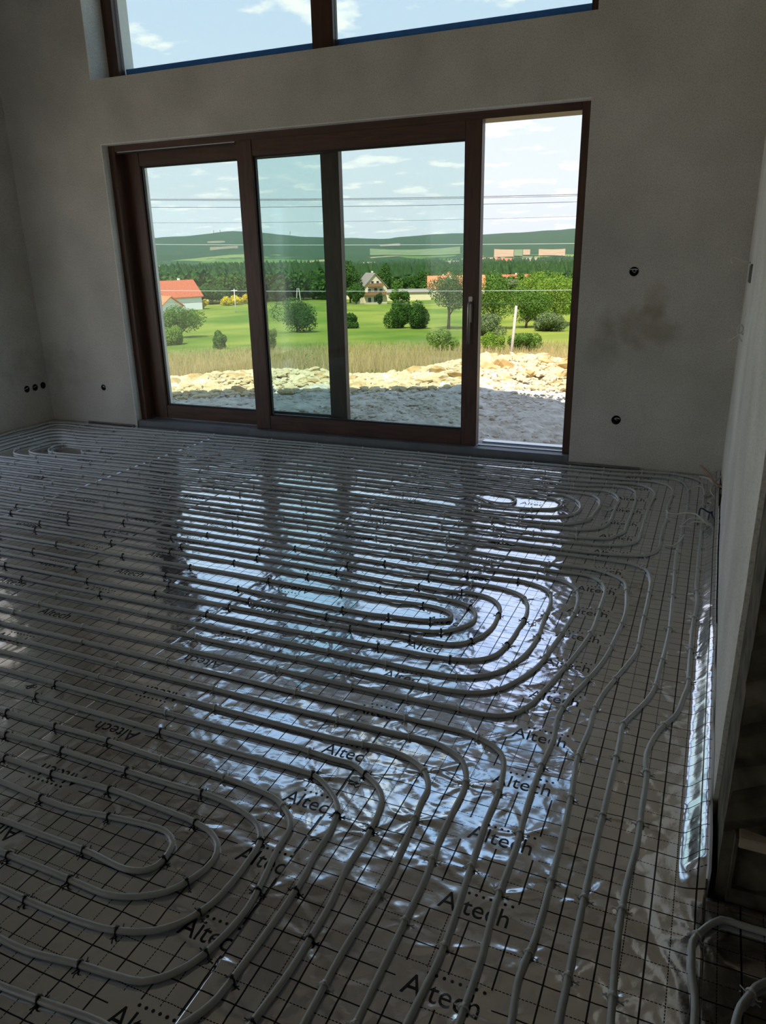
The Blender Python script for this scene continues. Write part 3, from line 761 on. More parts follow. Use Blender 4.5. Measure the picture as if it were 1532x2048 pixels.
# ------------------------------------------------------------------ heating pipes and clips
PR = 0.0083
def clip_mesh(name, mat_):
    b = MB()
    ring = [(0, (PR + 0.0012) * math.cos(a), PR + 0.001 + (PR + 0.0016) * math.sin(a)) for a in np.linspace(-0.9, math.pi + 0.9, 11)]
    b.tube(ring, 0.0027, 5)
    b.box(-0.004, 0.004, -0.004, 0.004, 2 * PR + 0.001, 2 * PR + 0.006)
    b.tube([(0, PR + 0.001, 0.004), (0.003, PR + 0.009, 0.003), (0.002, PR + 0.016, 0.008)], 0.0019, 4)
    b.tube([(0, -PR - 0.001, 0.004), (-0.004, -PR - 0.008, 0.003), (-0.002, -PR - 0.015, 0.007)], 0.0019, 4)
    return b.mesh(name, True, [mat_])
clip_me = {False: clip_mesh('pipe_clip', M['tie_white']), True: clip_mesh('pipe_clip', M['tie_black'])}
circuits = {
    'c': tag(empty('heating_pipe', (-3.0, 5.0, 0)), 'grey heating pipe looped nearest the window wall and round both far corners', 'heating pipe'),
    'm': tag(empty('heating_pipe', (-2.5, 3.0, 0)), 'grey heating pipe in the middle of floor, nested bends around a bright foil patch', 'heating pipe'),
    'n': tag(empty('heating_pipe', (-1.5, 1.8, 0)), 'grey heating pipe that curves from long rows into the straight foreground feeders', 'heating pipe'),
    'p': tag(empty('heating_pipe', (-1.8, 1.2, 0)), 'grey heating pipe coiled in tight oval loops at the bottom left', 'heating pipe'),
    'q': tag(empty('heating_pipe', (0.3, 1.2, 0)), 'short bent grey heating pipe at bottom right, beyond the dark wall end', 'heating pipe'),
}
def set_parent_keep(o, p):
    o.parent = p
    o.matrix_parent_inverse = Matrix.Translation(-p.location)
run_objs = {}
for k, c in curves.items():
    z = PR + 0.004 + 0.0 * c[:, 0]
    hz = foil_h(np.minimum(c[:, 0], 0.05), c[:, 1])
    ker = np.ones(5) / 5
    hs = np.convolve(np.pad(hz, 2, 'edge'), ker, 'valid')
    z = PR + 0.0004 + hs
    o = MB().tube([(x, y, zz) for (x, y), zz in zip(c, z)], PR, 8).build('pipe_run', M['pipe'], smooth=True)
    set_parent_keep(o, circuits[k[0]])
    run_objs[k] = o
for a, b in turn_pairs:
    my, ra = (a + b) / 2, abs(a - b) / 2
    pts = [(LEFT_END - ra * math.sin(t), my + (a - my) * math.cos(t), PR + 0.004) for t in np.linspace(0, math.pi, 9)]
    o = MB().tube(pts, PR, 8).build('pipe_bend', M['pipe'], smooth=True)
    set_parent_keep(o, circuits['c' if my > 3.75 else 'm' if my > 2.12 else 'n' if my > 1.6 else 'p'])
for k, x, y, ang, black in clip_list:
    o = link('pipe_clip', clip_me[black])
    o.location = (x, y, float(foil_h(np.array([min(x, 0.05)]), np.array([y]))[0]) + 0.001)
    o.rotation_euler = (0, 0, ang + random.uniform(-0.15, 0.15))
    p = run_objs[k]
    o.parent = p

# stray ties lying on the foil
def stray(px, py, mat_, label, rz):
    p = at_z(px, py, 0.006)
    b = MB()
    b.tube([(-0.022, 0.004, 0.004), (-0.012, -0.004, 0.007), (0.0, 0.003, 0.004), (0.012, -0.003, 0.008), (0.02, 0.006, 0.005)], 0.0019, 5)
    b.tube([(-0.014, -0.008, 0.004), (0.0, -0.002, 0.006), (0.010, 0.010, 0.004)], 0.0017, 5)
    o = b.build('loose_tie', mat_, smooth=True, loc=(p.x, p.y, 0.004)); o.rotation_euler = (0, 0, rz)
    tag(o, label, 'cable tie')
stray(706, 1565, M['tie_black'], 'loose black cable tie lying on bright foil between two front pipe bends', -0.4)
stray(62, 1373, M['tie_black'], 'loose dark cable tie between pipe rows at the left edge', 0.5)
stray(1066, 1248, M['steel'], 'torn silvery clip lying inside the middle pipe loop', 0.9)
stray(628, 1676, M['steel'], 'torn silvery clip on the foil seam near the foreground loop', 0.2)

# ------------------------------------------------------------------ sliding door
door = structure(empty('door_1', ((WX0 + WX1) / 2, YW + 0.1, 0)))
def dpart(name, mb, mat_, parent=None, smooth=False):
    o = mb.build(name, mat_, smooth=smooth)
    if parent is None:
        set_parent_keep(o, door)
    else:
        o.parent = parent
    return o
FY0, FY1 = 5.645, 5.85                       # frame depth
BV = 0.004
dpart('jamb', MB().box(WX0, WX0 + 0.075, FY0, FY1, 0.03, WZ, bev=BV), M['wood'])
dpart('jamb', MB().box(WX1 - 0.066, WX1, FY0, FY1, 0.03, WZ, bev=BV), M['wood'])
dpart('head', MB().box(WX0 + 0.075, WX1 - 0.066, FY0, FY1, 2.405, WZ, bev=BV), M['woodh'])
dpart('head_track', MB().box(WX0 + 0.08, -3.72, FY0 + 0.012, FY0 + 0.028, 2.385, 2.404, bev=0.002), M['seal'])
dpart('track_strip', MB().box(WX0 + 0.10, -3.725, FY0 + 0.004, FY0 + 0.012, 2.398, 2.4045), M['spacer'])
dpart('threshold', MB().box(WX0 + 0.002, WX1 - 0.002, YW + 0.012, FY0 + 0.03, -0.03, 0.056, bev=0.006), M['alu'])
dpart('floor_track', MB().box(WX0 + 0.01, WX1 - 0.01, FY0 + 0.03, FY1 + 0.03, -0.02, 0.050, bev=0.003), M['alu'])
dpart('track_rail', MB().box(-1.66, WX1 - 0.07, FY0 + 0.045, FY0 + 0.062, 0.048, 0.064, bev=0.002), M['alu_bright'])
dpart('track_rail', MB().box(-1.66, WX1 - 0.07, FY1 - 0.03, FY1 + 0.05, 0.045, 0.060, bev=0.002), M['alu_bright'])
dpart('outer_sill', MB().box(WX0 + 0.01, WX1 - 0.01, FY1 + 0.03, YO + 0.04, -0.20, -0.05, bev=0.004), M['alu_bright'])

def leaf(name, x0, x1, y0, y1, z0, z1, sl, sr, rb, rt, handle=False):
    """a framed door leaf: two stiles, two rails, seals and one double pane"""
    st = MB().box(x0, x0 + sl, y0, y1, z0, z1, bev=BV)
    root = empty(name); set_parent_keep(root, door)
    def lp(n, mb, mt): 
        o = mb.build(n, mt); o.parent = root; return o
    lp('stile', st, M['wood'])
    lp('stile', MB().box(x1 - sr, x1, y0, y1, z0, z1, bev=BV), M['wood'])
    lp('rail', MB().box(x0 + sl, x1 - sr, y0 + 0.002, y1 - 0.002, z0, z0 + rb, bev=BV), M['woodh'])
    lp('rail', MB().box(x0 + sl, x1 - sr, y0 + 0.002, y1 - 0.002, z1 - rt, z1, bev=BV), M['woodh'])
    gx0, gx1, gz0, gz1 = x0 + sl, x1 - sr, z0 + rb, z1 - rt
    ym = (y0 + y1) / 2
    sp = MB()
    t = 0.012
    for (a, b, c, d) in ((gx0, gx0 + t, gz0, gz1), (gx1 - t, gx1, gz0, gz1), (gx0 + t, gx1 - t, gz0, gz0 + t), (gx0 + t, gx1 - t, gz1 - t, gz1)):
        sp.box(a, b, ym - 0.014, ym + 0.014, c, d)
    lp('glazing_bead', sp, M['seal'])
    lp('pane', MB().box(gx0 + 0.003, gx1 - 0.003, ym - 0.010, ym + 0.010, gz0 + 0.003, gz1 - 0.003), M['glass'])
    return root, lp
lf, _ = leaf('fixed_leaf', -4.945, -2.855, 5.755, 5.825, 0.06, 2.41, 0.150, 0.155, 0.125, 0.118)
sl, lp = leaf('sliding_leaf', -3.72, -1.668, 5.655, 5.735, 0.058, 2.418, 0.146, 0.122, 0.12, 0.128)
# the leaf's lever handle on its escutcheon
hx = -1.729
hb = lp('handle_plate', MB().box(hx - 0.016, hx + 0.016, 5.645, 5.656, 1.02, 1.21, bev=0.004), M['steel'])
h2 = MB().tube([(hx, 5.650, 1.165), (hx, 5.615, 1.165), (hx, 5.606, 1.155), (hx, 5.604, 1.12), (hx, 5.604, 0.86)], [0.009, 0.009, 0.010, 0.011, 0.010], 10).build('handle', M['steel'], smooth=True)
h2.parent = sl
# small dark keeper plates on the closing jamb
for zz in (0.30, 1.98):
    dpart('keeper', MB().box(WX1 - 0.072, WX1 - 0.064, 5.70, 5.72, zz, zz + 0.03, bev=0.002), M['seal'])
# drill holes in the left jamb
for zz in (0.22, 2.12):
    dpart('screw_cap', MB().cyl((WX0 + 0.060, FY0 - 0.002, zz), (WX0 + 0.060, FY0 + 0.004, zz), 0.006, 10), M['seal'])

# ------------------------------------------------------------------ upper gable window
win = structure(empty('window_1', ((UX0 + UX1) / 2, YW + 0.2, UZ)))
def wpart(name, mb, mat_):
    o = mb.build(name, mat_); set_parent_keep(o, win); return o
UY0, UY1 = 5.80, 5.88
utop = lambda x: 3.85 + (x - UX0) / (RIDGE_X - UX0) * (4.42 - 3.85) if x < RIDGE_X else 4.42 + (x - RIDGE_X) / (UX1 - RIDGE_X) * (3.90 - 4.42)
def vpost(x0, x1): return MB().prism_y([(x0, 2.955), (x1, 2.955), (x1, utop(x1)), (x0, utop(x0))], UY0, UY1)
wpart('jamb', vpost(UX0, -4.935), M['wood'])
wpart('jamb', vpost(-0.985, UX1), M['wood'])
wpart('mullion', vpost(-3.06, -2.882), M['wood'])
wpart('bottom_rail', MB().box(-4.935, -0.985, UY0, UY1, 2.955, 3.004, bev=BV), M['woodh'])
for (a, b) in ((UX0, RIDGE_X), (RIDGE_X, UX1)):
    wpart('head', MB().prism_y([(a, utop(a) - 0.10), (b, utop(b) - 0.10), (b, utop(b)), (a, utop(a))], UY0, UY1), M['woodh'])
for (a, b) in ((-4.935, -3.06), (-2.882, -0.985)):
    wpart('pane', MB().prism_y([(a, 3.003), (b, 3.003), (b, utop(b) - 0.09), (a, utop(a) - 0.09)], UY0 + 0.03, UY0 + 0.05), M['glass'])
wpart('sill_flashing', MB().box(-4.93, -0.99, UY1 + 0.002, YO + 0.05, 2.99, 3.073, bev=0.004), M['blue_film'])
wpart('outer_reveal', MB().box(UX0 + 0.001, UX0 + 0.012, UY1, YO + 0.005, 2.96, 3.84), M['render'])
dpart('outer_reveal', MB().box(WX0 + 0.001, WX0 + 0.012, FY1, YO + 0.005, 0.0, WZ), M['render'])

# inner reveals skinned in paler plaster, window light put into the colour
for nm, bx in (('lit_reveal', (WX0, WX0 + 0.008, YW - 0.001, FY0 + 0.002, 0.0, WZ)), ('lit_reveal', (WX0 + 0.008, WX1, YW - 0.001, FY0 + 0.002, WZ - 0.008, WZ)),
               ('lit_reveal', (UX0, UX0 + 0.008, YW - 0.001, UY0 + 0.002, UZ, 3.85))):
    o = MB().box(*bx).build(nm, M['plaster_white'], wall)
# ------------------------------------------------------------------ socket boxes in their holes
def socket_box(loc, axis, label, r=0.033, wires=1):
    b = MB()
    n = 20
    cup = MB()
    def pt(a, rr, d):
        if axis == 'y': return (loc[0] + rr * math.cos(a), loc[1] + d, loc[2] + rr * math.sin(a))
        return (loc[0] - d, loc[1] + rr * math.cos(a), loc[2] + rr * math.sin(a))
    v = []; f = []
    rings = [(r - 0.0005, 0.0005), (r - 0.003, 0.0005), (r - 0.003, 0.043), (0.001, 0.044)]
    for (rr, d) in rings:
        v += [pt(2 * math.pi * k / n, rr, d) for k in range(n)]
    for q in range(len(rings) - 1):
        for k in range(n):
            k2 = (k + 1) % n
            f.append((q * n + k, q * n + k2, (q + 1) * n + k2, (q + 1) * n + k))
    root = empty('socket_box', loc)
    tag(root, label, 'socket box')
    o = MB().add(v, f).build('box_shell', M['boxplastic'], smooth=True); set_parent_keep(o, root)
    for w_ in range(wires):
        s_ = 1 if w_ % 2 == 0 else -1
        if axis == 'y':
            P = [(loc[0] + 0.005 * s_, loc[1] + 0.04, loc[2] - 0.01), (loc[0] - 0.012 * s_, loc[1] + 0.012, loc[2] + 0.006), (loc[0] + 0.006 * s_, loc[1] - 0.006, loc[2] + 0.016), (loc[0] + 0.024 * s_, loc[1] - 0.012, loc[2] + 0.012)]
        else:
            P = [(loc[0] - 0.04, loc[1], loc[2] - 0.01), (loc[0] - 0.012, loc[1] - 0.012 * s_, loc[2]), (loc[0] + 0.006, loc[1] + 0.01 * s_, loc[2] + 0.012)]
        o = MB().tube(catmull(P, 0.006), 0.003, 6).build('wire', M['cable_white'], smooth=True); set_parent_keep(o, root)
    return root
socket_box((-0.557, YW, 1.381), 'y', 'round black switch box with white wire, high on the pier right of door', 0.031, 2)
socket_box((-0.594, YW, 0.357), 'y', 'round black socket box low on the pier right of the door', 0.033, 1)
socket_box((-5.38, YW, 0.357), 'y', 'small black socket box on the grey wall left of the sliding door', 0.029, 1)
socket_box((XL, 5.30, 0.35), 'x', 'black socket box on the left wall, first of three from the camera', 0.033, 1)
socket_box((XL, 5.40, 0.35), 'x', 'black socket box on the left wall, middle one of three', 0.033, 1)
socket_box((XL, 5.50, 0.355), 'x', 'black socket box on the left wall, nearest the far corner', 0.033, 0)

# ------------------------------------------------------------------ cables at the right wall
def cable(pts, r, mat_, label, name='electric_cable', step=0.012):
    o = MB().tube(catmull(pts, step), r, 7).build(name, mat_, smooth=True)
    return tag(o, label, 'cable')
def fl(x, y, z):                       # pixel of the niche close-up at a height above the floor
    p = at_z(1330 + x / 7.584, 900 + y / 7.584, z); return (p.x, p.y, p.z)
def nich(y, z): return (XR + 0.06, y, z)
cable([nich(5.05, 0.05), fl(850, 545, 0.055), fl(760, 500, 0.07), fl(690, 400, 0.10), fl(600, 290, 0.13), fl(540, 238, 0.14)], 0.0065, M['cable_tan'], 'tan cable end that sticks up highest beside the far right corner')
cable([nich(5.02, 0.04), fl(850, 545, 0.042), fl(740, 500, 0.05), fl(640, 425, 0.06), fl(520, 400, 0.06)], 0.0065, M['cable_white'], 'white cable end pointing left from the niche at far right corner')
cable([nich(5.12, 0.08), fl(880, 385, 0.09), fl(780, 460, 0.07), fl(700, 560, 0.04), fl(650, 650, 0.02), fl(618, 692, 0.012)], 0.0060, M['cable_white'], 'white cable bent down from the niche onto the foil')
cable([nich(5.0, 0.05), fl(760, 530, 0.05), fl(690, 620, 0.04), fl(740, 730, 0.02), fl(640, 785, 0.012), fl(720, 805, 0.02), fl(795, 862, 0.02)], 0.0040, M['cable_white'], 'thin white wire curled in an S before the wall niche')
cable([nich(4.85, 0.07), fl(890, 835, 0.07), fl(790, 885, 0.05), fl(700, 945, 0.02), fl(660, 1065, 0.010)], 0.0055, M['cable_blue'], 'dark blue cable hanging out of the niche in the right wall')
cable([nich(4.83, 0.06), fl(880, 865, 0.06), fl(780, 905, 0.045), fl(690, 950, 0.03), fl(560, 885, 0.05), fl(510, 1000, 0.03)], 0.0045, M['cable_blue'], 'dark blue wire arched over the outermost pipe by the niche')
cable([nich(4.80, 0.05), fl(880, 965, 0.05), fl(800, 1055, 0.03), fl(720, 1085, 0.02)], 0.0050, M['cable_brown'], 'short brown cable end just outside the wall niche')
cable([nich(4.79, 0.045), fl(890, 1010, 0.04), fl(800, 1080, 0.03), fl(690, 1120, 0.03), fl(560, 1095, 0.045), fl(450, 1088, 0.04), fl(350, 1135, 0.02)], 0.0045, M['cable_white'], 'white cable laid across the outermost pipe below the niche')
cable([nich(4.78, 0.03), fl(880, 1050, 0.03), fl(780, 1130, 0.02), fl(640, 1125, 0.035), fl(540, 1030, 0.045), fl(430, 962, 0.04), fl(300, 955, 0.035), fl(150, 975, 0.02), fl(60, 960, 0.02), fl(20, 915, 0.02)], 0.0050, M['cable_white'], 'long white cable stretched left from the niche over three pipes')
cable([nich(4.77, 0.02), fl(870, 1090, 0.02), fl(700, 1150, 0.02), fl(560, 1045, 0.045), fl(400, 1040, 0.04), fl(290, 1110, 0.03), fl(240, 1165, 0.03), fl(330, 1160, 0.03), fl(420, 1185, 0.02)], 0.0045, M['cable_white'], 'white cable hooked round the second pipe from right wall')
cable([fl(290, 1290, 0.03), fl(180, 1420, 0.02), fl(90, 1460, 0.012), fl(10, 1440, 0.012)], 0.0045, M['cable_white'], 'loose short white cable crossing the bend of the second pipe')
cable([fl(330, 640, 0.025), fl(400, 580, 0.03), fl(480, 548, 0.04), fl(560, 560, 0.045), fl(590, 620, 0.03), fl(600, 680, 0.02)], 0.0042, M['cable_white'], 'thin white wire arched between the two outer pipes at the corner')
# block of old plaster and a white box in the niche
tag(MB().box(XR - 0.004, XR + 0.05, 5.00, 5.09, 0.0, 0.05, bev=0.003).build('junction_box', M['tie_white']), 'small white plastic box at the foot of the wall niche', 'junction box')
tag(MB().box(XR - 0.010, XR + 0.05, 4.86, 4.985, 0.0, 0.045, bev=0.004).build('mortar_block', M['screed']), 'grey mortar lump in the wall niche beside the white box', 'mortar')
# higher up: a box with a curled tail, and a knotted wire
jb = empty('wall_bracket', (XR, 4.73, 1.35)); tag(jb, 'small grey box on the pale right wall with a curled white cable tail', 'wall box')
o = MB().box(XR - 0.012, XR + 0.02, 4.66, 4.80, 1.34, 1.435, bev=0.004).build('box_body', M['screed']); set_parent_keep(o, jb)
o = MB().box(XR - 0.016, XR - 0.010, 4.66, 4.80, 1.43, 1.44).build('box_lip', M['cable_white']); set_parent_keep(o, jb)
def sw(px, py, y): 
    p = at_y(px, py, y); return (p.x, p.y, p.z)
def sk_(x, y): return (1430 + x / 8.53, 480 + y / 8.53)
P = [sw(*sk_(600, 385), 4.73), sw(*sk_(480, 360), 4.70), sw(*sk_(400, 330), 4.70), sw(*sk_(330, 300), 4.69), sw(*sk_(275, 335), 4.68), sw(*sk_(300, 395), 4.68), sw(*sk_(355, 350), 4.70), sw(*sk_(390, 345), 4.71)]
o = MB().tube(catmull(P, 0.005), 0.0050, 7).build('cable_tail', M['cable_white'], smooth=True); set_parent_keep(o, jb)
P = [sw(*sk_(655, 1020), 4.78), sw(*sk_(600, 1140), 4.77), sw(*sk_(530, 1255), 4.76), sw(*sk_(545, 1400), 4.75), sw(*sk_(570, 1500), 4.74), sw(*sk_(500, 1580), 4.73), sw(*sk_(450, 1600), 4.75), sw(*sk_(480, 1500), 4.77),
     sw(*sk_(440, 1440), 4.78), sw(*sk_(375, 1540), 4.76), sw(*sk_(400, 1620), 4.74), sw(*sk_(470, 1740), 4.74), sw(*sk_(545, 1770), 4.74), sw(*sk_(510, 1640), 4.75), sw(*sk_(420, 1590), 4.76), sw(*sk_(370, 1640), 4.76), sw(*sk_(210, 1730), 4.74)]
cable(P, 0.0040, M['cable_white'], 'knotted white wire sticking out of the pale right wall', step=0.006)

# white edge foam between the foil and the right wall, with a printed scale
fo_ = empty('edge_strip', (XR - 0.005, 2.3, 0)); tag(fo_, 'white foam edge strip standing along the foot of the right wall', 'edge strip')
fs = MB()
n = 24
for i in range(n):
    y0_, y1_ = 1.665 + (3.1 - 1.665) * i / n, 1.665 + (3.1 - 1.665) * (i + 1) / n
    z0_, z1_ = 0.062 + 0.012 * math.sin(i * 0.9) - 0.0006 * i, 0.062 + 0.012 * math.sin((i + 1) * 0.9) - 0.0006 * (i + 1)
    fs.add([(XR - 0.0075, y0_, -0.03), (XR - 0.001, y0_, -0.03), (XR - 0.001, y0_, z0_), (XR - 0.0075, y0_, z0_), (XR - 0.0075, y1_, -0.03), (XR - 0.001, y1_, -0.03), (XR - 0.001, y1_, z1_), (XR - 0.0075, y1_, z1_)],
           [(3, 2, 6, 7), (0, 3, 7, 4), (1, 5, 6, 2)] + ([(0, 1, 2, 3)] if i == 0 else []) + ([(4, 7, 6, 5)] if i == n - 1 else []))
o = fs.build('strip', M['foam']); set_parent_keep(o, fo_)
# thin timber batten at the foot of the pier, right of the door
tag(MB().box(-0.93, -0.40, YW - 0.022, YW - 0.004, 0.004, 0.020, bev=0.002).build('batten', M['screed']), 'thin batten lying at the foot of the pier right of the door', 'batten')
tag(MB().box(-5.62, -5.05, YW - 0.020, YW - 0.004, 0.004, 0.016, bev=0.002).build('batten', M['screed']), 'thin batten lying at the foot of wall left of the door', 'batten')
# recess in the wall end, its shade put into a black back; tan edge
cr = empty('alcove', (0.4, END_Y - 0.02, 0)); tag(cr, 'dark recess with a tan board edge set in the rough wall end', 'alcove')
def cpart(nm, mb, mt):
    o = mb.build(nm, mt); set_parent_keep(o, cr)
cx0, cx1, cy0, cy1 = 0.178, 0.80, END_Y - 0.022, END_Y + 0.02
cpart('side', MB().box(cx0, cx0 + 0.008, cy0, cy1, 0.004, 0.20, bev=0.001), M['masonry'])
cpart('rim_board', MB().box(cx0 + 0.008, cx1, cy0 - 0.004, cy1, 0.176, 0.205, bev=0.002), M['tanboard'])
cpart('back', MB().box(cx0 + 0.008, cx1, cy1 - 0.010, cy1 - 0.004, 0.004, 0.176), M['boxplastic'])
cpart('bottom_board', MB().box(cx0 + 0.008, cx1, cy0, cy1 - 0.010, 0.004, 0.05), M['masonry'])

# ------------------------------------------------------------------ outside: terrain
M['gravel'] = pmat('grey_rubble_ground', (0.42, 0.36, 0.27), 0.95, c2=(0.70, 0.63, 0.50), nscale=6, bump=0.8, bscale=30, detail=8)
M['rock'] = pmat('yellow_limestone', (0.38, 0.23, 0.075), 0.9, c2=(0.58, 0.42, 0.19), nscale=2.2, bump=0.5, bscale=14, detail=8)
M['rock_pale'] = pmat('pale_limestone', (0.48, 0.36, 0.17), 0.9, c2=(0.66, 0.54, 0.32), nscale=2.2, bump=0.5, bscale=14, detail=8)

RT = [(0, -0.25), (7, -0.26), (9, -0.31), (11, -0.40), (13.2, -0.62), (15, -0.95), (17, -1.45), (20, -2.0), (30, -3.35), (40, -4.6), (60, -6.85), (80, -8.7), (100, -9.9),
      (120, -11.0), (150, -12.0), (200, -12.9), (270, -14.3), (400, -16.2), (700, -20), (1000, -22.5), (1500, -22.5), (2100, -16), (2700, 4)]
RTr, RTz = zip(*RT)
AZT = [(-60, 0.022), (-39.64, 0.0231), (-38.3, 0.0239), (-36.25, 0.0268), (-34.18, 0.0286), (-32.1, 0.0257), (-29.29, 0.0214), (-26.45, 0.0176), (-23.58, 0.0161), (-20.7, 0.0186),
       (-18.56, 0.0202), (-16.43, 0.0193), (-13.63, 0.0211), (-11.57, 0.0226), (-9.87, 0.0235), (0, 0.026), (20, 0.02)]
AZM = [(-60, -0.138), (-40, -0.1374), (-36.1, -0.1362), (-32, -0.1329), (-28.3, -0.1372), (-26, -0.1429), (-23, -0.1448), (-20.4, -0.1383), (-18.5, -0.1289), (-16.3, -0.1246), (-12.6, -0.1208), (-10, -0.126), (0, -0.13), (20, -0.14)]
def mound(r, azd):
    zt = 1.53 + 13.2 * np.interp(azd, *zip(*AZM)) - 0.14
    base = np.interp(13.2, RTr, RTz)
    g = np.where(r < 13.2, np.exp(-((r - 13.2) / 1.25) ** 2), np.exp(-((r - 13.2) / 1.5) ** 2))
    return np.maximum(zt - base, 0) * g
def terrain(x, y, rough=False):
    x = np.asarray(x, float); y = np.asarray(y, float)
    r = np.hypot(x, y); az = np.degrees(np.arctan2(x, y))
    z = np.interp(r, RTr, RTz) + mound(r, az)
    rid = np.interp(az, *zip(*AZT))
    far = np.clip((r - 2100) / 1900, 0, 1); far = far * far * (3 - 2 * far)
    zr = 1.53 + 4000 * rid
    z = np.where(r > 2100, np.interp(2100, RTr, RTz) + (zr - np.interp(2100, RTr, RTz)) * far, z)
    z = np.where(r > 4000, zr - (r - 4000) * 0.06, z)
    return z
def tz1(x, y): return float(terrain(np.array([x]), np.array([y]))[0])

def polar(name, r_list, az_list, zfun, mat_, smooth=True):
    Rr, A = np.meshgrid(np.array(r_list), np.radians(np.array(az_list)))
    X, Y = Rr * np.sin(A), Rr * np.cos(A)
    Z = zfun(X, Y)
    na, nr = X.shape
    V = np.stack([X.ravel(), Y.ravel(), Z.ravel()], 1)
    i = np.arange(na - 1)[:, None] * nr + np.arange(nr - 1)[None, :]
    F = np.stack([i, i + nr, i + nr + 1, i + 1], -1).reshape(-1, 4)[:, ::-1]
    me = bpy.data.meshes.new(name)
    me.from_pydata(V.tolist(), [], F.tolist())
    me.materials.append(mat_); me.polygons.foreach_set('use_smooth', [smooth] * len(F)); me.update()
    return link(name, me)
def ground_z(X, Y):
    z = terrain(X, Y)
    r = np.hypot(X, Y)
    k = np.clip((r - 6.0) / 1.0, 0.3, 1)
    z = z + k * (0.05 * vnoise(X * 1.3, Y * 1.3, 41) + 0.035 * vnoise(X * 4, Y * 4, 42) + 0.022 * np.abs(vnoise(X * 10, Y * 10, 43)) + 0.014 * vnoise(X * 24, Y * 24, 44))
    return z
structure(polar('ground', np.concatenate([np.arange(5.4, 14.5, 0.055), np.arange(14.5, 17.2, 0.15)]), np.arange(-58, 22, 0.22), ground_z, M['gravel'], smooth=False))

def field_mat():
    m, nt, b = new_mat('meadow')
    tc = nt.nodes.new('ShaderNodeTexCoord')
    ln = nt.nodes.new('ShaderNodeVectorMath'); ln.operation = 'LENGTH'
    nt.links.new(tc.outputs['Object'], ln.inputs[0])
    n1 = nt.nodes.new('ShaderNodeTexNoise'); n1.inputs['Scale'].default_value = 0.05; n1.inputs['Detail'].default_value = 6
    n2 = nt.nodes.new('ShaderNodeTexNoise'); n2.inputs['Scale'].default_value = 0.6; n2.inputs['Detail'].default_value = 6
    n3 = nt.nodes.new('ShaderNodeTexNoise'); n3.inputs['Scale'].default_value = 4.0; n3.inputs['Detail'].default_value = 4
    for n in (n1, n2, n3): nt.links.new(tc.outputs['Object'], n.inputs['Vector'])
    r1 = nt.nodes.new('ShaderNodeValToRGB')
    r1.color_ramp.elements[0].position = 0.35; r1.color_ramp.elements[0].color = (0.105, 0.180, 0.018, 1)
    r1.color_ramp.elements[1].position = 0.65; r1.color_ramp.elements[1].color = (0.27, 0.295, 0.045, 1)
    nt.links.new(n1.outputs['Fac'], r1.inputs[0])
    dry = nt.nodes.new('ShaderNodeMapRange')
    dry.inputs['From Min'].default_value = 112; dry.inputs['From Max'].default_value = 78
    off = mathn(nt, 'ADD', ln.outputs['Value'], mathn(nt, 'MULTIPLY', mathn(nt, 'SUBTRACT', n2.outputs['Fac'], 0.5), 60.0))
    nt.links.new(off, dry.inputs['Value'])
    mx = nt.nodes.new('ShaderNodeMix'); mx.data_type = 'RGBA'
    nt.links.new(dry.outputs[0], mx.inputs['Factor']); nt.links.new(r1.outputs[0], mx.inputs['A']); mx.inputs['B'].default_value = (0.36, 0.28, 0.11, 1)
    m2 = nt.nodes.new('ShaderNodeMix'); m2.data_type = 'RGBA'; m2.blend_type = 'MULTIPLY'; m2.inputs['Factor'].default_value = 0.5
    nt.links.new(mx.outputs['Result'], m2.inputs['A']); nt.links.new(n3.outputs['Color'], m2.inputs['B'])
    r3 = nt.nodes.new('ShaderNodeValToRGB'); r3.color_ramp.elements[0].color = (0.6, 0.6, 0.6, 1); r3.color_ramp.elements[1].color = (1, 1, 1, 1)
    nt.links.new(n3.outputs['Fac'], r3.inputs[0]); nt.links.new(r3.outputs[0], m2.inputs['B'])
    nt.links.new(m2.outputs['Result'], b.inputs['Base Color'])
    b.inputs['Roughness'].default_value = 0.95; b.inputs['Specular IOR Level'].default_value = 0.1
    return m
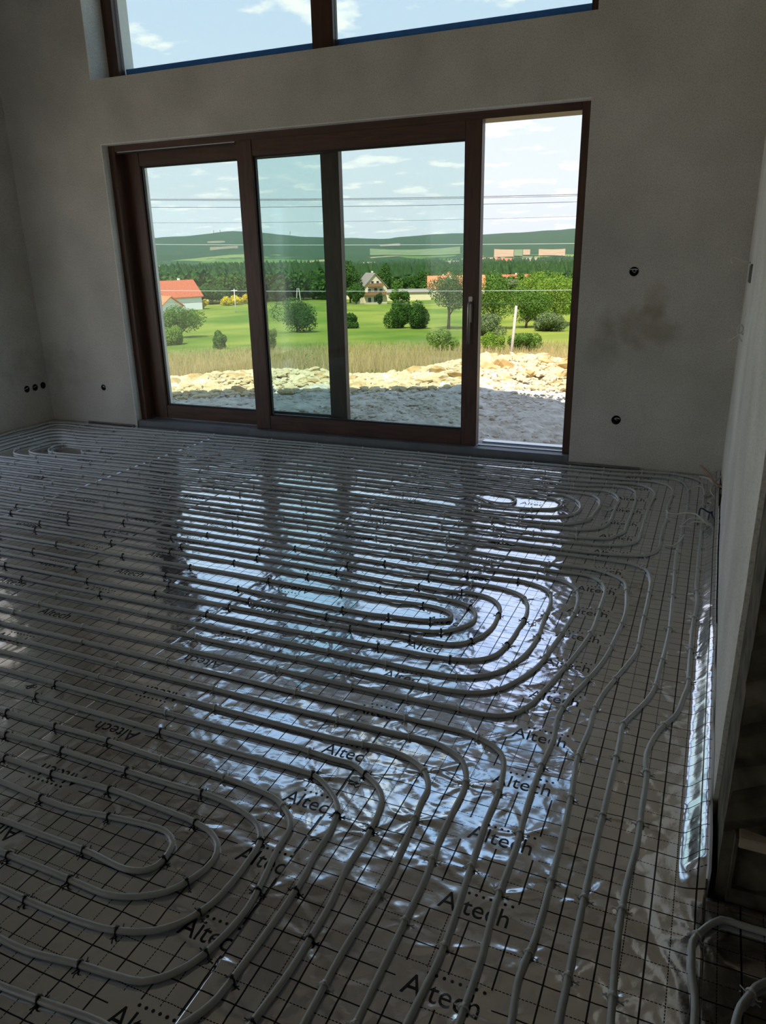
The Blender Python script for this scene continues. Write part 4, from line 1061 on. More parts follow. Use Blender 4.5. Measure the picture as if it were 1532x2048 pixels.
def hill_mat():
    m, nt, b = new_mat('patchwork_hills')
    tc = nt.nodes.new('ShaderNodeTexCoord')
    mp = nt.nodes.new('ShaderNodeMapping'); mp.inputs['Scale'].default_value = (0.006, 0.0022, 0.0); mp.inputs['Rotation'].default_value = (0, 0, 0.35)
    nt.links.new(tc.outputs['Object'], mp.inputs['Vector'])
    vo = nt.nodes.new('ShaderNodeTexVoronoi'); vo.inputs['Scale'].default_value = 1.0
    nt.links.new(mp.outputs[0], vo.inputs['Vector'])
    sp = nt.nodes.new('ShaderNodeSeparateColor'); nt.links.new(vo.outputs['Color'], sp.inputs[0])
    r = nt.nodes.new('ShaderNodeValToRGB'); r.color_ramp.interpolation = 'CONSTANT'
    el = r.color_ramp.elements
    el[0].position = 0; el[0].color = (0.035, 0.075, 0.020, 1)
    el[1].position = 0.42; el[1].color = (0.10, 0.17, 0.035, 1)
    for p_, c_ in ((0.60, (0.17, 0.22, 0.06)), (0.78, (0.36, 0.27, 0.13)), (0.88, (0.06, 0.11, 0.03))):
        e_ = el.new(p_); e_.color = (*c_, 1)
    nt.links.new(sp.outputs[0], r.inputs[0])
    n = nt.nodes.new('ShaderNodeTexNoise'); n.inputs['Scale'].default_value = 0.004; n.inputs['Detail'].default_value = 8; n.inputs['Roughness'].default_value = 0.65
    nt.links.new(tc.outputs['Object'], n.inputs['Vector'])
    ln = nt.nodes.new('ShaderNodeVectorMath'); ln.operation = 'LENGTH'; nt.links.new(tc.outputs['Object'], ln.inputs[0])
    fr = nt.nodes.new('ShaderNodeMapRange'); fr.inputs['From Min'].default_value = 2200; fr.inputs['From Max'].default_value = 3200
    fr.inputs['To Min'].default_value = 0.0; fr.inputs['To Max'].default_value = 0.30
    nt.links.new(ln.outputs['Value'], fr.inputs['Value'])
    fac = mathn(nt, 'GREATER_THAN', mathn(nt, 'ADD', n.outputs['Fac'], fr.outputs[0]), 0.53)
    mx = nt.nodes.new('ShaderNodeMix'); mx.data_type = 'RGBA'
    nt.links.new(fac, mx.inputs['Factor']); nt.links.new(r.outputs[0], mx.inputs['A']); mx.inputs['B'].default_value = (0.032, 0.066, 0.020, 1)
    nt.links.new(mx.outputs['Result'], b.inputs['Base Color'])
    b.inputs['Roughness'].default_value = 1.0; b.inputs['Specular IOR Level'].default_value = 0.0
    return m
def gentle(X, Y):
    r = np.hypot(X, Y)
    return terrain(X, Y) + np.clip(r / 400, 0, 1) * 0.5 * vnoise(X * 0.05, Y * 0.05, 51) + np.clip((r - 16.4) / 3, 0, 1) * 0.10 * vnoise(X * 0.7, Y * 0.7, 52) - np.clip(17.2 - r, 0, 1) * 0.3
structure(polar('field', np.geomspace(16.6, 330, 110), np.arange(-62, 24, 0.5), gentle, field_mat()))
def hillz(X, Y):
    r = np.hypot(X, Y); k = np.clip((r - 700) / 1500, 0, 1)
    return terrain(X, Y) + k * (7 * vnoise(X * 0.004, Y * 0.004, 61) + 3 * vnoise(X * 0.012, Y * 0.012, 62)) - np.clip(330 - r, 0, 5) * 0.2
structure(polar('hills', np.geomspace(325, 6500, 130), np.arange(-64, 26, 0.4), hillz, hill_mat()))
structure(MB().box(-60, 60, -60, 5.45, -1.2, -0.31).build('ground_yard', M['gravel']))

def tan_at(px, py):
    q = ray(px, py); return q.z / math.hypot(q.x, q.y), math.atan2(q.x, q.y)
def place(px, py, d=None):
    """foot of a thing seen at a pixel, on the terrain"""
    t, az = tan_at(px, py)
    if d is None:
        rr = np.geomspace(16.5, 1900, 900)
        zz = terrain(rr * math.sin(az), rr * math.cos(az))
        bad = (zz - CAM_H) / rr - t
        k = int(np.argmax(bad > 0)) if (bad > 0).any() else len(rr) - 1
        d = rr[k]
    x, y = d * math.sin(az), d * math.cos(az)
    return Vector((x, y, tz1(x, y))), d, az

# ------------------------------------------------------------------ rocks
def rock_mesh(seed, mat_):
    r_ = random.Random(seed)
    bm = bmesh.new(); bmesh.ops.create_icosphere(bm, subdivisions=2, radius=0.5)
    ax = [Vector((r_.uniform(-1, 1), r_.uniform(-1, 1), r_.uniform(-1, 1))).normalized() for _ in range(9)]
    dd = [r_.uniform(0.24, 0.42) for _ in ax]
    for v in bm.verts:
        for a, d in zip(ax, dd):
            q = v.co.dot(a)
            if q > d: v.co -= a * (q - d)
        v.co.z *= 0.62
        v.co += Vector((r_.uniform(-1, 1), r_.uniform(-1, 1), r_.uniform(-1, 1))) * 0.012
    me = bpy.data.meshes.new('rock'); bm.to_mesh(me); bm.free()
    me.materials.append(mat_)
    return me
rock_me = [rock_mesh(s, M['rock'] if s % 3 else M['rock_pale']) for s in range(10)]
rr_ = random.Random(5)
for i in range(290):
    az = rr_.uniform(-44.5, -5.5); r = min(max(rr_.gauss(13.0, 0.75), 11.3), 14.6)
    if az > -20 and rr_.random() < 0.35: r = rr_.uniform(11.6, 13.3)
    x, y = r * math.sin(math.radians(az)), r * math.cos(math.radians(az))
    s = rr_.choice([0.10, 0.13, 0.16, 0.2, 0.25, 0.34]) * rr_.uniform(0.8, 1.2) * (1.15 if az > -20 else 0.9)
    o = link('rock', rock_me[i % 10])
    o.location = (x, y, tz1(x, y) + s * 0.10)
    o.scale = (s * rr_.uniform(0.9, 1.6), s, s * rr_.uniform(0.6, 1.0))
    o.rotation_euler = (rr_.uniform(-0.5, 0.5), rr_.uniform(-0.5, 0.5), rr_.uniform(0, 6.28))
    tag(o, 'broken yellowish limestone rock in the sunlit heap outside the door', 'rock', 'limestone rocks heaped outside')
# finer broken stone between and before them
def scatter_rubble(n, rf, azr, sizes, mat_, name, label):
    base = bmesh.new(); bmesh.ops.create_icosphere(base, subdivisions=1, radius=0.5)
    bv = np.array([v.co[:] for v in base.verts]); bf = np.array([[v.index for v in f.verts] for f in base.faces]); base.free()
    V, F = [], []
    g = np.random.default_rng(len(name) + n)
    for k in range(n):
        az = math.radians(g.uniform(*azr)); r = rf(g)
        x, y = r * math.sin(az), r * math.cos(az)
        if y < 6.3: continue
        s = g.uniform(*sizes)
        v = bv * (1 + g.uniform(-0.28, 0.28, bv.shape)) * np.array([s * g.uniform(0.8, 1.7), s, s * 0.55])
        a = g.uniform(0, 6.28); ca, sa = math.cos(a), math.sin(a)
        v = np.stack([v[:, 0] * ca - v[:, 1] * sa, v[:, 0] * sa + v[:, 1] * ca, v[:, 2]], 1)
        V.append(v + np.array([x, y, tz1(x, y) + 0.15 * s + 0.02])); F.append(bf + (len(V) - 1) * len(bv))
    me = bpy.data.meshes.new(name); me.from_pydata(np.concatenate(V).tolist(), [], np.concatenate(F).tolist()); me.materials.append(mat_); me.update()
    o = link(name, me); tag(o, label, 'rubble', kind='stuff')
scatter_rubble(3200, lambda g: min(max(g.normal(12.7, 0.95), 11.0), 15.2), (-46, -4), (0.05, 0.15), M['rock_pale'], 'rubble_heap', 'pale broken stone chips filling the sunlit heap')
scatter_rubble(2600, lambda g: g.uniform(6.6, 11.4), (-46, -4), (0.02, 0.075), M['gravel'], 'rubble_ground', 'grey stone chips strewn over the shaded ground by the door')

# ------------------------------------------------------------------ grass
def grass(name, n, rr, hh, wid, mat_, label, azr=(-46, -4), lean=0.25, power=1.0):
    g = np.random.default_rng(n)
    az = np.radians(g.uniform(*azr, n)); r = rr[0] + (rr[1] - rr[0]) * g.uniform(0, 1, n) ** power
    x, y = r * np.sin(az), r * np.cos(az); z = gentle(x, y) - 0.02
    h = g.uniform(*hh, n); w = wid * (0.6 + r / 50)
    a = g.uniform(0, np.pi, n)
    dx, dy = np.cos(a) * w, np.sin(a) * w
    lx, ly = g.normal(0, lean, n) * h, g.normal(0, lean, n) * h
    V = np.stack([np.stack([x - dx, y - dy, z], 1), np.stack([x + dx, y + dy, z], 1), np.stack([x + lx, y + ly, z + h], 1)], 1).reshape(-1, 3)
    me = bpy.data.meshes.new(name)
    me.from_pydata(V.tolist(), [], np.arange(3 * n).reshape(-1, 3).tolist()); me.materials.append(mat_); me.update()
    tag(link(name, me), label, 'grass', kind='stuff')
def leafmat(name, c, c2, tr=0.35):
    m = bpy.data.materials.new(name); m.use_nodes = True; nt = m.node_tree; nt.nodes.clear()
    out = nt.nodes.new('ShaderNodeOutputMaterial'); d = nt.nodes.new('ShaderNodeBsdfDiffuse'); t = nt.nodes.new('ShaderNodeBsdfTranslucent'); mx = nt.nodes.new('ShaderNodeMixShader')
    mx.inputs[0].default_value = tr
    tc = nt.nodes.new('ShaderNodeTexCoord'); n = nt.nodes.new('ShaderNodeTexNoise'); n.inputs['Scale'].default_value = 0.9; n.inputs['Detail'].default_value = 3
    nt.links.new(tc.outputs['Object'], n.inputs['Vector'])
    r = nt.nodes.new('ShaderNodeValToRGB'); r.color_ramp.elements[0].position = 0.35; r.color_ramp.elements[1].position = 0.65
    r.color_ramp.elements[0].color = (*c, 1); r.color_ramp.elements[1].color = (*c2, 1)
    nt.links.new(n.outputs['Fac'], r.inputs[0]); nt.links.new(r.outputs[0], d.inputs[0]); nt.links.new(r.outputs[0], t.inputs[0])
    nt.links.new(d.outputs[0], mx.inputs[1]); nt.links.new(t.outputs[0], mx.inputs[2]); nt.links.new(mx.outputs[0], out.inputs[0])
    return m
L_DRY = leafmat('dry_straw', (0.42, 0.32, 0.14), (0.58, 0.44, 0.21))
L_WEED = leafmat('green_weeds', (0.16, 0.24, 0.05), (0.26, 0.32, 0.09))
L_DARK = leafmat('dark_green_leaves', (0.030, 0.085, 0.016), (0.075, 0.145, 0.028), 0.2)
L_MID = leafmat('mid_green_leaves', (0.070, 0.150, 0.022), (0.135, 0.225, 0.045), 0.25)
L_BRIGHT = leafmat('bright_green_leaves', (0.14, 0.25, 0.03), (0.24, 0.33, 0.055), 0.3)
L_OLIVE = leafmat('grey_green_leaves', (0.11, 0.16, 0.06), (0.20, 0.25, 0.11), 0.25)
L_YELLOW = leafmat('yellow_blossom', (0.55, 0.42, 0.03), (0.75, 0.58, 0.05), 0.2)
L_FIR = leafmat('dark_conifer_needles', (0.026, 0.060, 0.022), (0.055, 0.100, 0.030), 0.1)
M['bark'] = pmat('brown_bark', (0.10, 0.07, 0.045), 0.9, noise=0.3, nscale=8)
M['twig'] = pmat('dry_twigs', (0.24, 0.19, 0.10), 0.9, noise=0.3, nscale=8)
grass('dry_grass', 36000, (16.8, 96), (0.4, 1.15), 0.012, L_DRY, 'tall straw-coloured dry grass between the stone heap and the meadow', power=1.5)
grass('green_weeds', 9000, (16.8, 105), (0.3, 0.85), 0.016, L_WEED, 'green weeds growing through the dry grass', power=1.4)

# ------------------------------------------------------------------ trees and shrubs
def leaf_cloud(center, rad, n, size, seed, lobes=9, flat=0.9):
    g = np.random.default_rng(seed)
    c = np.array(center); rad = np.array(rad)
    lc = g.normal(0, 1, (lobes, 3)); lc /= np.linalg.norm(lc, axis=1)[:, None]
    lc *= (g.uniform(0.25, 0.68, lobes))[:, None]
    lr = g.uniform(0.34, 0.52, lobes)
    k = g.integers(0, lobes, n)
    d = g.normal(0, 1, (n, 3)); d /= np.linalg.norm(d, axis=1)[:, None]
    p = lc[k] + d * (lr[k] * g.uniform(0.75, 1.05, n))[:, None]
    P = c + p * rad
    nrm = d + g.normal(0, 0.55, (n, 3)); nrm /= np.linalg.norm(nrm, axis=1)[:, None]
    t = np.cross(nrm, g.normal(0, 1, (n, 3))); t /= np.maximum(np.linalg.norm(t, axis=1)[:, None], 1e-6)
    b = np.cross(nrm, t)
    s = (size * g.uniform(0.6, 1.3, n))[:, None]
    V = np.stack([P - t * s, P + b * s * 0.55, P + t * s, P - b * s * 0.55], 1).reshape(-1, 3)
    return V
def cloud_mesh(Vs, mat_, name):
    V = np.concatenate(Vs)
    me = bpy.data.meshes.new(name)
    me.from_pydata(V.tolist(), [], np.arange(len(V)).reshape(-1, 4).tolist()); me.materials.append(mat_); me.update()
    return me
seed_ = [100]
def tree(name, px, base, top, wpx, mat_, label, cat='tree', trunk=0.12, d=None, dens=1.0, group=None, stems=1):
    P, d, az = place(px, base, d)
    sc = d / 1500 * 1.08
    H, W = (base - top) * sc, wpx * sc
    seed_[0] += 1
    root = empty(name, P); tag(root, label, cat, group)
    ch = H * (1 - trunk)
    ls = max(0.06, 1.55 * sc)                      # leaf clumps of about three pixels
    n = int(min(7000, max(500, 4.0 * dens * (W * ch * 3.0) / (ls * ls))))
    if trunk < 0.05:                               # shrubs are leafy to the ground
        Vs = leaf_cloud((0, 0, H * 0.40), (W / 1.75, W / 1.75, H * 0.56), n, ls, seed_[0], lobes=12)
        Vs[:, 2] = np.where(Vs[:, 2] < 0.03 * H, np.abs(Vs[:, 2]) + 0.02 * H, Vs[:, 2])
    else:
        Vs = leaf_cloud((0, 0, H * trunk + ch / 2), (W / 1.8, W / 1.8, ch / 1.95), n, ls, seed_[0], lobes=14)
    o = link('crown', cloud_mesh([Vs], mat_, 'crown'), root)
    b = MB(); rt = max(0.04, H * 0.025)
    rs = random.Random(seed_[0])
    b.tube([(0, 0, -0.3), (rt * 0.3, 0, H * max(trunk, 0.1)), (0, rt * 0.4, H * 0.62)], [rt * 1.2, rt, rt * 0.4], 7)
    for k in range(5):
        a = rs.uniform(0, 6.28); h0 = H * (trunk + 0.08 * k)
        b.tube([(0, 0, h0), (math.cos(a) * W * 0.16, math.sin(a) * W * 0.16, h0 + H * 0.16), (math.cos(a) * W * 0.3, math.sin(a) * W * 0.3, h0 + H * 0.24)], [rt * 0.5, rt * 0.35, rt * 0.15], 5)
    link('trunk', b.mesh('trunk', True, [M['bark']]), root)
    return root
def shrub(*a, **k): k.setdefault('cat', 'shrub'); k.setdefault('trunk', 0.02); return tree('shrub', *a, **k)
shrub(362, 676, 611, 86, L_MID, 'large bushy green shrub at the left edge of the fixed pane')
shrub(345, 690, 650, 40, L_BRIGHT, 'light green weedy shrub in front of the large left shrub')
shrub(440, 697, 662, 30, L_MID, 'small green shrub in dry grass right of the left shrub')
shrub(594, 666, 600, 86, L_DARK, 'big round dark green bush standing alone in the meadow')
shrub(703, 658, 628, 36, L_DARK, 'small round dark bush just right of the middle stile')
shrub(797, 658, 603, 46, L_DARK, 'left half of the dark double bush in the meadow')
shrub(836, 658, 598, 48, L_DARK, 'right half of the dark double bush, beside the tall tree')
tree('deciduous_tree', 897, 657, 553, 76, L_DARK, 'tall dark tree with a bare trunk, before the red roofed house', trunk=0.2)
shrub(552, 603, 581, 26, L_DARK, 'small dark bush at the far end of the meadow')
shrub(975, 671, 632, 60, L_OLIVE, 'grey green bush at the left of the open door gap')
shrub(1098, 664, 625, 68, L_OLIVE, 'grey green willow bush at the right of the open gap')
tree('deciduous_tree', 985, 657, 562, 88, L_MID, 'broad green tree left of the leaning pole in the gap', trunk=0.08)
tree('deciduous_tree', 1052, 655, 572, 84, L_MID, 'green tree behind the leaning pole', trunk=0.08)
tree('deciduous_tree', 1108, 652, 548, 96, L_BRIGHT, 'bright green tree at the right jamb, tallest in the gap', trunk=0.08)
tree('deciduous_tree', 1070, 640, 555, 70, L_BRIGHT, 'light green tree between the gap trees, set further back', trunk=0.08)
tree('deciduous_tree', 1150, 648, 560, 70, L_BRIGHT, 'light green tree half hidden by the right jamb', trunk=0.08)
shrub(885, 702, 652, 56, L_BRIGHT, 'yellow green young tree at the fence, left of the door handle', dens=0.6)
shrub(985, 704, 664, 44, L_BRIGHT, 'yellow green shrub behind the rock heap, left of the leaning pole', dens=0.8)
shrub(1050, 703, 664, 66, L_MID, 'green shrub behind the rock heap, right of the leaning pole', dens=0.8)
shrub(738, 742, 692, 52, L_WEED, 'sparse pale green weed clump in the dry grass', dens=0.5, d=21)
shrub(545, 700, 655, 26, L_WEED, 'thin green sapling beside the sliding leaf stile', dens=0.5)
tree('deciduous_tree', 1087, 556, 513, 64, L_MID, 'round distant tree above the far right red roof', trunk=0.1, d=300)
tree('deciduous_tree', 1022, 556, 524, 40, L_OLIVE, 'small distant tree left of the round distant tree', trunk=0.1, d=300)
tree('deciduous_tree', 995, 562, 533, 34, L_DARK, 'dark distant tree left of the far right house', trunk=0.1, d=290)
tree('deciduous_tree', 700, 590, 520, 50, L_DARK, 'dark tree left of the gabled cream house', trunk=0.06, d=262)
tree('deciduous_tree', 712, 592, 552, 34, L_DARK, 'low dark tree at the wall of gabled cream house', trunk=0.06, d=250)
tree('deciduous_tree', 768, 585, 527, 30, L_DARK, 'dark tree right behind the gabled cream house', trunk=0.06, d=300)
tree('deciduous_tree', 822, 566, 530, 34, L_DARK, 'left tree of the dark pair before the red roof', trunk=0.06, d=310)
tree('deciduous_tree', 852, 566, 522, 38, L_DARK, 'right tree of the dark pair before the red roof', trunk=0.06, d=310)
tree('deciduous_tree', 790, 583, 558, 26, L_MID, 'round green garden bush right of the gabled house', trunk=0.06, d=258)
tree('deciduous_tree', 808, 583, 561, 22, L_DARK, 'low dark garden bush by the long low building', trunk=0.06, d=258)
tree('deciduous_tree', 758, 588, 566, 14, L_FIR, 'small dark fir at the corner of the gabled house', trunk=0.06, d=245)
tree('deciduous_tree', 425, 608, 572, 60, L_DARK, 'dark garden tree right of the white house', trunk=0.06)
tree('deciduous_tree', 455, 605, 560, 44, L_MID, 'green garden tree by the thin pole left of the stile', trunk=0.06)
tree('deciduous_tree', 525, 590, 545, 46, L_DARK, 'dark tree right of the sliding stile at the wood edge', trunk=0.06)
tree('deciduous_tree', 570, 590, 540, 54, L_DARK, 'dark broad tree at the wood edge behind the twin poles', trunk=0.06, d=300)
tree('deciduous_tree', 625, 592, 540, 60, L_DARK, 'dark broad tree at the wood edge left of the fixed stile', trunk=0.06, d=300)
for i_, (px, by) in enumerate(((332, 618), (378, 613), (404, 613), (452, 606), (472, 605), (490, 603))):
    nm = ['by the low red roof', 'before the white house', 'at the white house corner', 'left of the thin pole', 'right of the thin pole', 'next to the sliding stile'][i_]
    shrub(px, by + 4, by - 13, 24, L_YELLOW, 'yellow flowering bush ' + nm, group='yellow flowering bushes')
# bare thorny shrub in the middle pane
P, d_, _a = place(620, 736, 24)
th = empty('thorn_shrub', P); tag(th, 'bare thorny shrub of thin twigs behind the sliding pane', 'shrub')
b = MB(); lv = []
r5 = random.Random(3)
for k in range(70):
    a = r5.uniform(0, 6.28); q = Vector((math.cos(a) * 0.2, math.sin(a) * 0.2, 0)); dirv = Vector((math.cos(a) * r5.uniform(0.2, 1), math.sin(a) * r5.uniform(0.2, 1), r5.uniform(0.7, 1.3))).normalized()
    pts = [q]; L = r5.uniform(0.7, 1.35)
    for s in range(4):
        q = q + dirv * (L / 4); dirv = (dirv + Vector((r5.uniform(-1, 1), r5.uniform(-1, 1), r5.uniform(-0.6, 0.5))) * 0.35).normalized(); pts.append(q)
    b.tube(pts, [0.009, 0.008, 0.007, 0.005, 0.003], 4)
    for s in (2, 3):
        e2 = pts[s] + Vector((r5.uniform(-1, 1), r5.uniform(-1, 1), r5.uniform(-0.2, 0.8))) * 0.3
        b.tube([pts[s], e2], [0.005, 0.003], 3)
link('twigs', b.mesh('twigs', False, [M['twig']]), th)
link('leaves', cloud_mesh([leaf_cloud((0, 0, 0.7), (0.75, 0.75, 0.6), 350, 0.035, 77)], L_WEED, 'leaves'), th)

# ------------------------------------------------------------------ woods behind the meadow (beyond counting)
def forest(name, n, rr, azr, hh, mat_, label, seed, conifer=True):
    g = np.random.default_rng(seed)
    V, F = [], []
    if conifer:
        seg = 6; prof = [(0.0, 0.10), (0.16, 0.26), (0.45, 0.19), (0.5, 0.22), (1.0, 0.0)]
    else:
        seg = 6; prof = [(0.0, 0.06), (0.2, 0.34), (0.55, 0.42), (0.85, 0.26), (1.0, 0.0)]
    m_ = len(prof); k0 = 0
    for k in range(n):
        az = math.radians(g.uniform(*azr)); r = math.sqrt(g.uniform(rr[0] ** 2, rr[1] ** 2))
        x, y = r * math.sin(az), r * math.cos(az)
        h = g.uniform(*hh); z = tz1(x, y)
        ph = g.uniform(0, 6.28); jw = g.uniform(0.8, 1.25)
        v = []
        for (t, w) in prof:
            for s in range(seg):
                a = ph + s * 2 * math.pi / seg
                q = w * h * jw * (1 + g.uniform(-0.25, 0.25))
                v.append((x + q * math.cos(a), y + q * math.sin(a), z + t * h))
        V += v
        for i in range(m_ - 1):
            for s in range(seg):
                s2 = (s + 1) % seg
                F.append((k0 + i * seg + s, k0 + i * seg + s2, k0 + (i + 1) * seg + s2, k0 + (i + 1) * seg + s))
        k0 += m_ * seg
    me = bpy.data.meshes.new(name); me.from_pydata(V, [], F); me.materials.append(mat_); me.update()
    tag(link(name, me), label, 'woods', kind='stuff')
def broadleaf(name, n, rr, azr, hh, mat_, label, seed, leaves=170):
    g = np.random.default_rng(seed); Vs = []
    for k in range(n):
        az = math.radians(g.uniform(*azr)); r = math.sqrt(g.uniform(rr[0] ** 2, rr[1] ** 2))
        x, y = r * math.sin(az), r * math.cos(az); h = g.uniform(*hh); w = h * g.uniform(0.34, 0.5)
        Vs.append(leaf_cloud((x, y, tz1(x, y) + h * 0.5), (w, w, h * 0.5), leaves, h * 0.085, seed * 1000 + k, lobes=7))
    tag(link(name, cloud_mesh(Vs, mat_, name)), label, 'woods', kind='stuff')
forest('forest_left', 1700, (330, 640), (-45, -28), (9, 16), L_FIR, 'dark green woods behind the meadow on the left', 21)
broadleaf('leafy_wood_left', 230, (290, 350), (-45, -26.5), (7, 13), L_DARK, 'leafy trees along the edge of the left woods', 22)
forest('forest_right', 1500, (400, 780), (-27.9, -4), (8, 14), L_FIR, 'strip of dark woods behind the houses', 23)
forest('forest_far', 2200, (800, 1700), (-46, -4), (8, 13), L_FIR, 'scattered distant woods in the valley', 24)
broadleaf('hedgerow', 110, (305, 345), (-26.3, -6), (5, 9), L_MID, 'row of leafy trees among the houses', 25)

# ------------------------------------------------------------------ ripe fields on the far slope
M['wheat'] = pmat('ripe_wheat', (0.30, 0.19, 0.085), 0.95, c2=(0.42, 0.28, 0.13), nscale=0.03)
M['stubble'] = pmat('pale_stubble', (0.13, 0.125, 0.05), 0.95, c2=(0.24, 0.20, 0.09), nscale=0.03)
M['pasture'] = pmat('light_pasture', (0.09, 0.14, 0.035), 0.95, c2=(0.16, 0.20, 0.06), nscale=0.02)
def far_point(px, py):
    t, az = tan_at(px, py)
    rr = np.geomspace(700, 3990, 1500)
    x, y = rr * math.sin(az), rr * math.cos(az)
    bad = (hillz(x, y) - CAM_H) / rr - t
    k = int(np.argmax(bad > 0)) if (bad > 0).any() else len(rr) - 1
    return rr[k], az
def far_field(x0, x1, y0, y1, mat_, label):
    ra, a0 = far_point((x0 + x1) / 2, y1); rb, _ = far_point((x0 + x1) / 2, y0)
    _, a0 = tan_at(x0, y1); _, a1 = tan_at(x1, y1)
    n, m_ = 10, 8
    A, R_ = np.meshgrid(np.linspace(a0, a1, n), np.linspace(ra, max(rb, ra + 60), m_))
    X, Y = R_ * np.sin(A), R_ * np.cos(A); Z = hillz(X, Y) + 1.6
    V = np.stack([X.ravel(), Y.ravel(), Z.ravel()], 1)
    Vb = V.copy(); Vb[:, 2] -= 6
    mb = MB()
    q = [(j * n + i, j * n + i + 1, (j + 1) * n + i + 1, (j + 1) * n + i) for j in range(m_ - 1) for i in range(n - 1)]
    mb.add(V.tolist(), q); mb.add(Vb.tolist(), q)
    tag(mb.build('crop_field', mat_), label, 'field')
far_field(930, 958, 501, 508, M['wheat'], 'ripe tan field just left of the handle stile, far slope')
far_field(988, 1027, 500, 515, M['wheat'], 'wide tan field on the far slope, left in the gap')
far_field(1028, 1045, 500, 513, M['pasture'], 'light green pasture between two tan fields in the gap')
far_field(1046, 1060, 500, 511, M['wheat'], 'narrow tan field in the middle of the gap')
far_field(1077, 1130, 500, 512, M['wheat'], 'wide tan field on the far slope, right in the gap')
far_field(965, 1010, 517, 520, M['wheat'], 'thin tan strip field below the wide tan field')
far_field(420, 476, 494, 499, M['stubble'], 'thin tan strip on the left hill, under the pale wire')
far_field(415, 450, 483, 487, M['stubble'], 'small tan clearing high on the left hill')
far_field(740, 920, 500, 512, M['pasture'], 'broad light green pasture on the slope seen in sliding pane')
far_field(760, 800, 489, 493, M['stubble'], 'thin tan strip far off in the sliding pane')

# ------------------------------------------------------------------ houses
M['hw_white'] = pmat('white_house_wall', (0.78, 0.77, 0.74), 0.9, noise=0.04)
M['hw_cream'] = pmat('cream_house_wall', (0.66, 0.54, 0.33), 0.9, noise=0.05)
M['roof_red'] = pmat('red_roof_tiles', (0.42, 0.085, 0.035), 0.8, noise=0.2, nscale=3, c2=(0.52, 0.15, 0.07))
M['roof_orange'] = pmat('orange_roof_tiles', (0.55, 0.16, 0.055), 0.8, noise=0.2, nscale=3, c2=(0.60, 0.22, 0.09))
M['roof_grey'] = pmat('grey_brown_roof', (0.24, 0.20, 0.16), 0.85, noise=0.2, nscale=3)
M['dark_pane'] = pmat('dark_house_window', (0.035, 0.04, 0.05), 0.2)
M['timber'] = pmat('brown_balcony_timber', (0.24, 0.12, 0.05), 0.8, noise=0.2)

def house(px, base, d, wm_, dm, eave, ridge, rot, wall_m, roof_m, label, wins=(), gable_wins=(), chimneys=(), balconies=(), sink=1.0, name='house', over=0.5):
    """local frame: gable ends face -y/+y, ridge along y; width along x"""
    P, d, az = place(px, base, d)
    root = empty(name, P, -az + rot); tag(root, label, 'house')
    w, l = wm_ / 2, dm / 2
    link('walls', MB().prism_y([(-w, -sink), (w, -sink), (w, eave), (0, ridge), (-w, eave)], -l, l).mesh('walls', False, [wall_m]), root)
    sl_ = (ridge - eave) / w
    rb = MB()
    for s in (-1, 1):
        x1 = s * (w + over)
        rb.prism_y([(0, ridge + 0.05), (x1, eave - sl_ * over + 0.05), (x1, eave - sl_ * over + 0.28), (0, ridge + 0.28)], -l - over, l + over)
    rf = link('roof', rb.mesh('roof', False, [roof_m]), root)
    for (cx, cy) in chimneys:
        zc = ridge - abs(cx) * sl_
        link('chimney', MB().box(cx - 0.3, cx + 0.3, cy - 0.3, cy + 0.3, zc - 0.3, ridge + 0.8).mesh('chimney', False, [wall_m]), root)
    def frame(nm, bx, bp):
        f = link(nm, MB().box(*bx).mesh(nm, False, [M['hw_white']]), root)
        link('pane', MB().box(*bp).mesh('pane', False, [M['dark_pane']]), f)
    for (x, z, ww, hh) in gable_wins:                      # on the gable that faces the viewer
        frame('window', (x - ww / 2 - 0.1, x + ww / 2 + 0.1, -l - 0.06, -l + 0.02, z - 0.1, z + hh + 0.1), (x - ww / 2, x + ww / 2, -l - 0.09, -l + 0.02, z, z + hh))
    for (s, y, z, ww, hh) in wins:                         # on a side wall
        x = s * w
        frame('window', (x - 0.05, x + 0.05, y - ww / 2 - 0.1, y + ww / 2 + 0.1, z - 0.1, z + hh + 0.1), (x - 0.08, x + 0.08, y - ww / 2, y + ww / 2, z, z + hh))
    for (z, x0, x1) in balconies:
        link('balcony', MB().box(x0, x1, -l - 1.3, -l, z - 0.15, z).box(x0, x1, -l - 1.3, -l - 1.2, z, z + 0.9).mesh('balcony', False, [M['timber']]), root)
    return root
house(742, 591, 262, 8.2, 9.5, 5.2, 9.4, 0.30, M['hw_cream'], M['roof_grey'], 'cream gabled house with timber balconies and steep grey roof', 
      gable_wins=((-2.0, 0.5, 1.1, 1.5), (0.0, 0.5, 1.1, 1.8), (2.0, 0.5, 1.1, 1.5), (-2.0, 3.2, 1.1, 1.5), (0.2, 3.2, 1.1, 1.8), (2.0, 3.2, 1.1, 1.5), (-0.9, 5.9, 0.9, 1.3), (0.9, 5.9, 0.9, 1.3)),
      wins=((1, -2, 3.2, 1.0, 1.3), (1, 1.5, 3.2, 1.0, 1.3)), chimneys=((1.2, 2.0),), balconies=((2.9, -4.1, 3.6), (5.6, -2.6, 2.6)))
house(352, 606, 250, 9.0, 13.0, 4.2, 8.6, -1.02, M['hw_white'], M['roof_red'], 'white house with a red tiled roof beyond the left pane',
      gable_wins=((0.2, 4.3, 1.0, 1.2),), wins=((-1, -2.5, 1.0, 1.2, 1.3), (-1, 2.0, 1.0, 1.6, 1.3)), chimneys=((-1.2, 2.5),))
house(316, 588, 268, 7.0, 8.0, 4.6, 8.2, 0.15, M['hw_white'], M['roof_red'], 'narrow white gable with red roof at the left frame edge', gable_wins=((0, 1.6, 2.0, 1.4), (0, 4.2, 1.0, 1.0)))
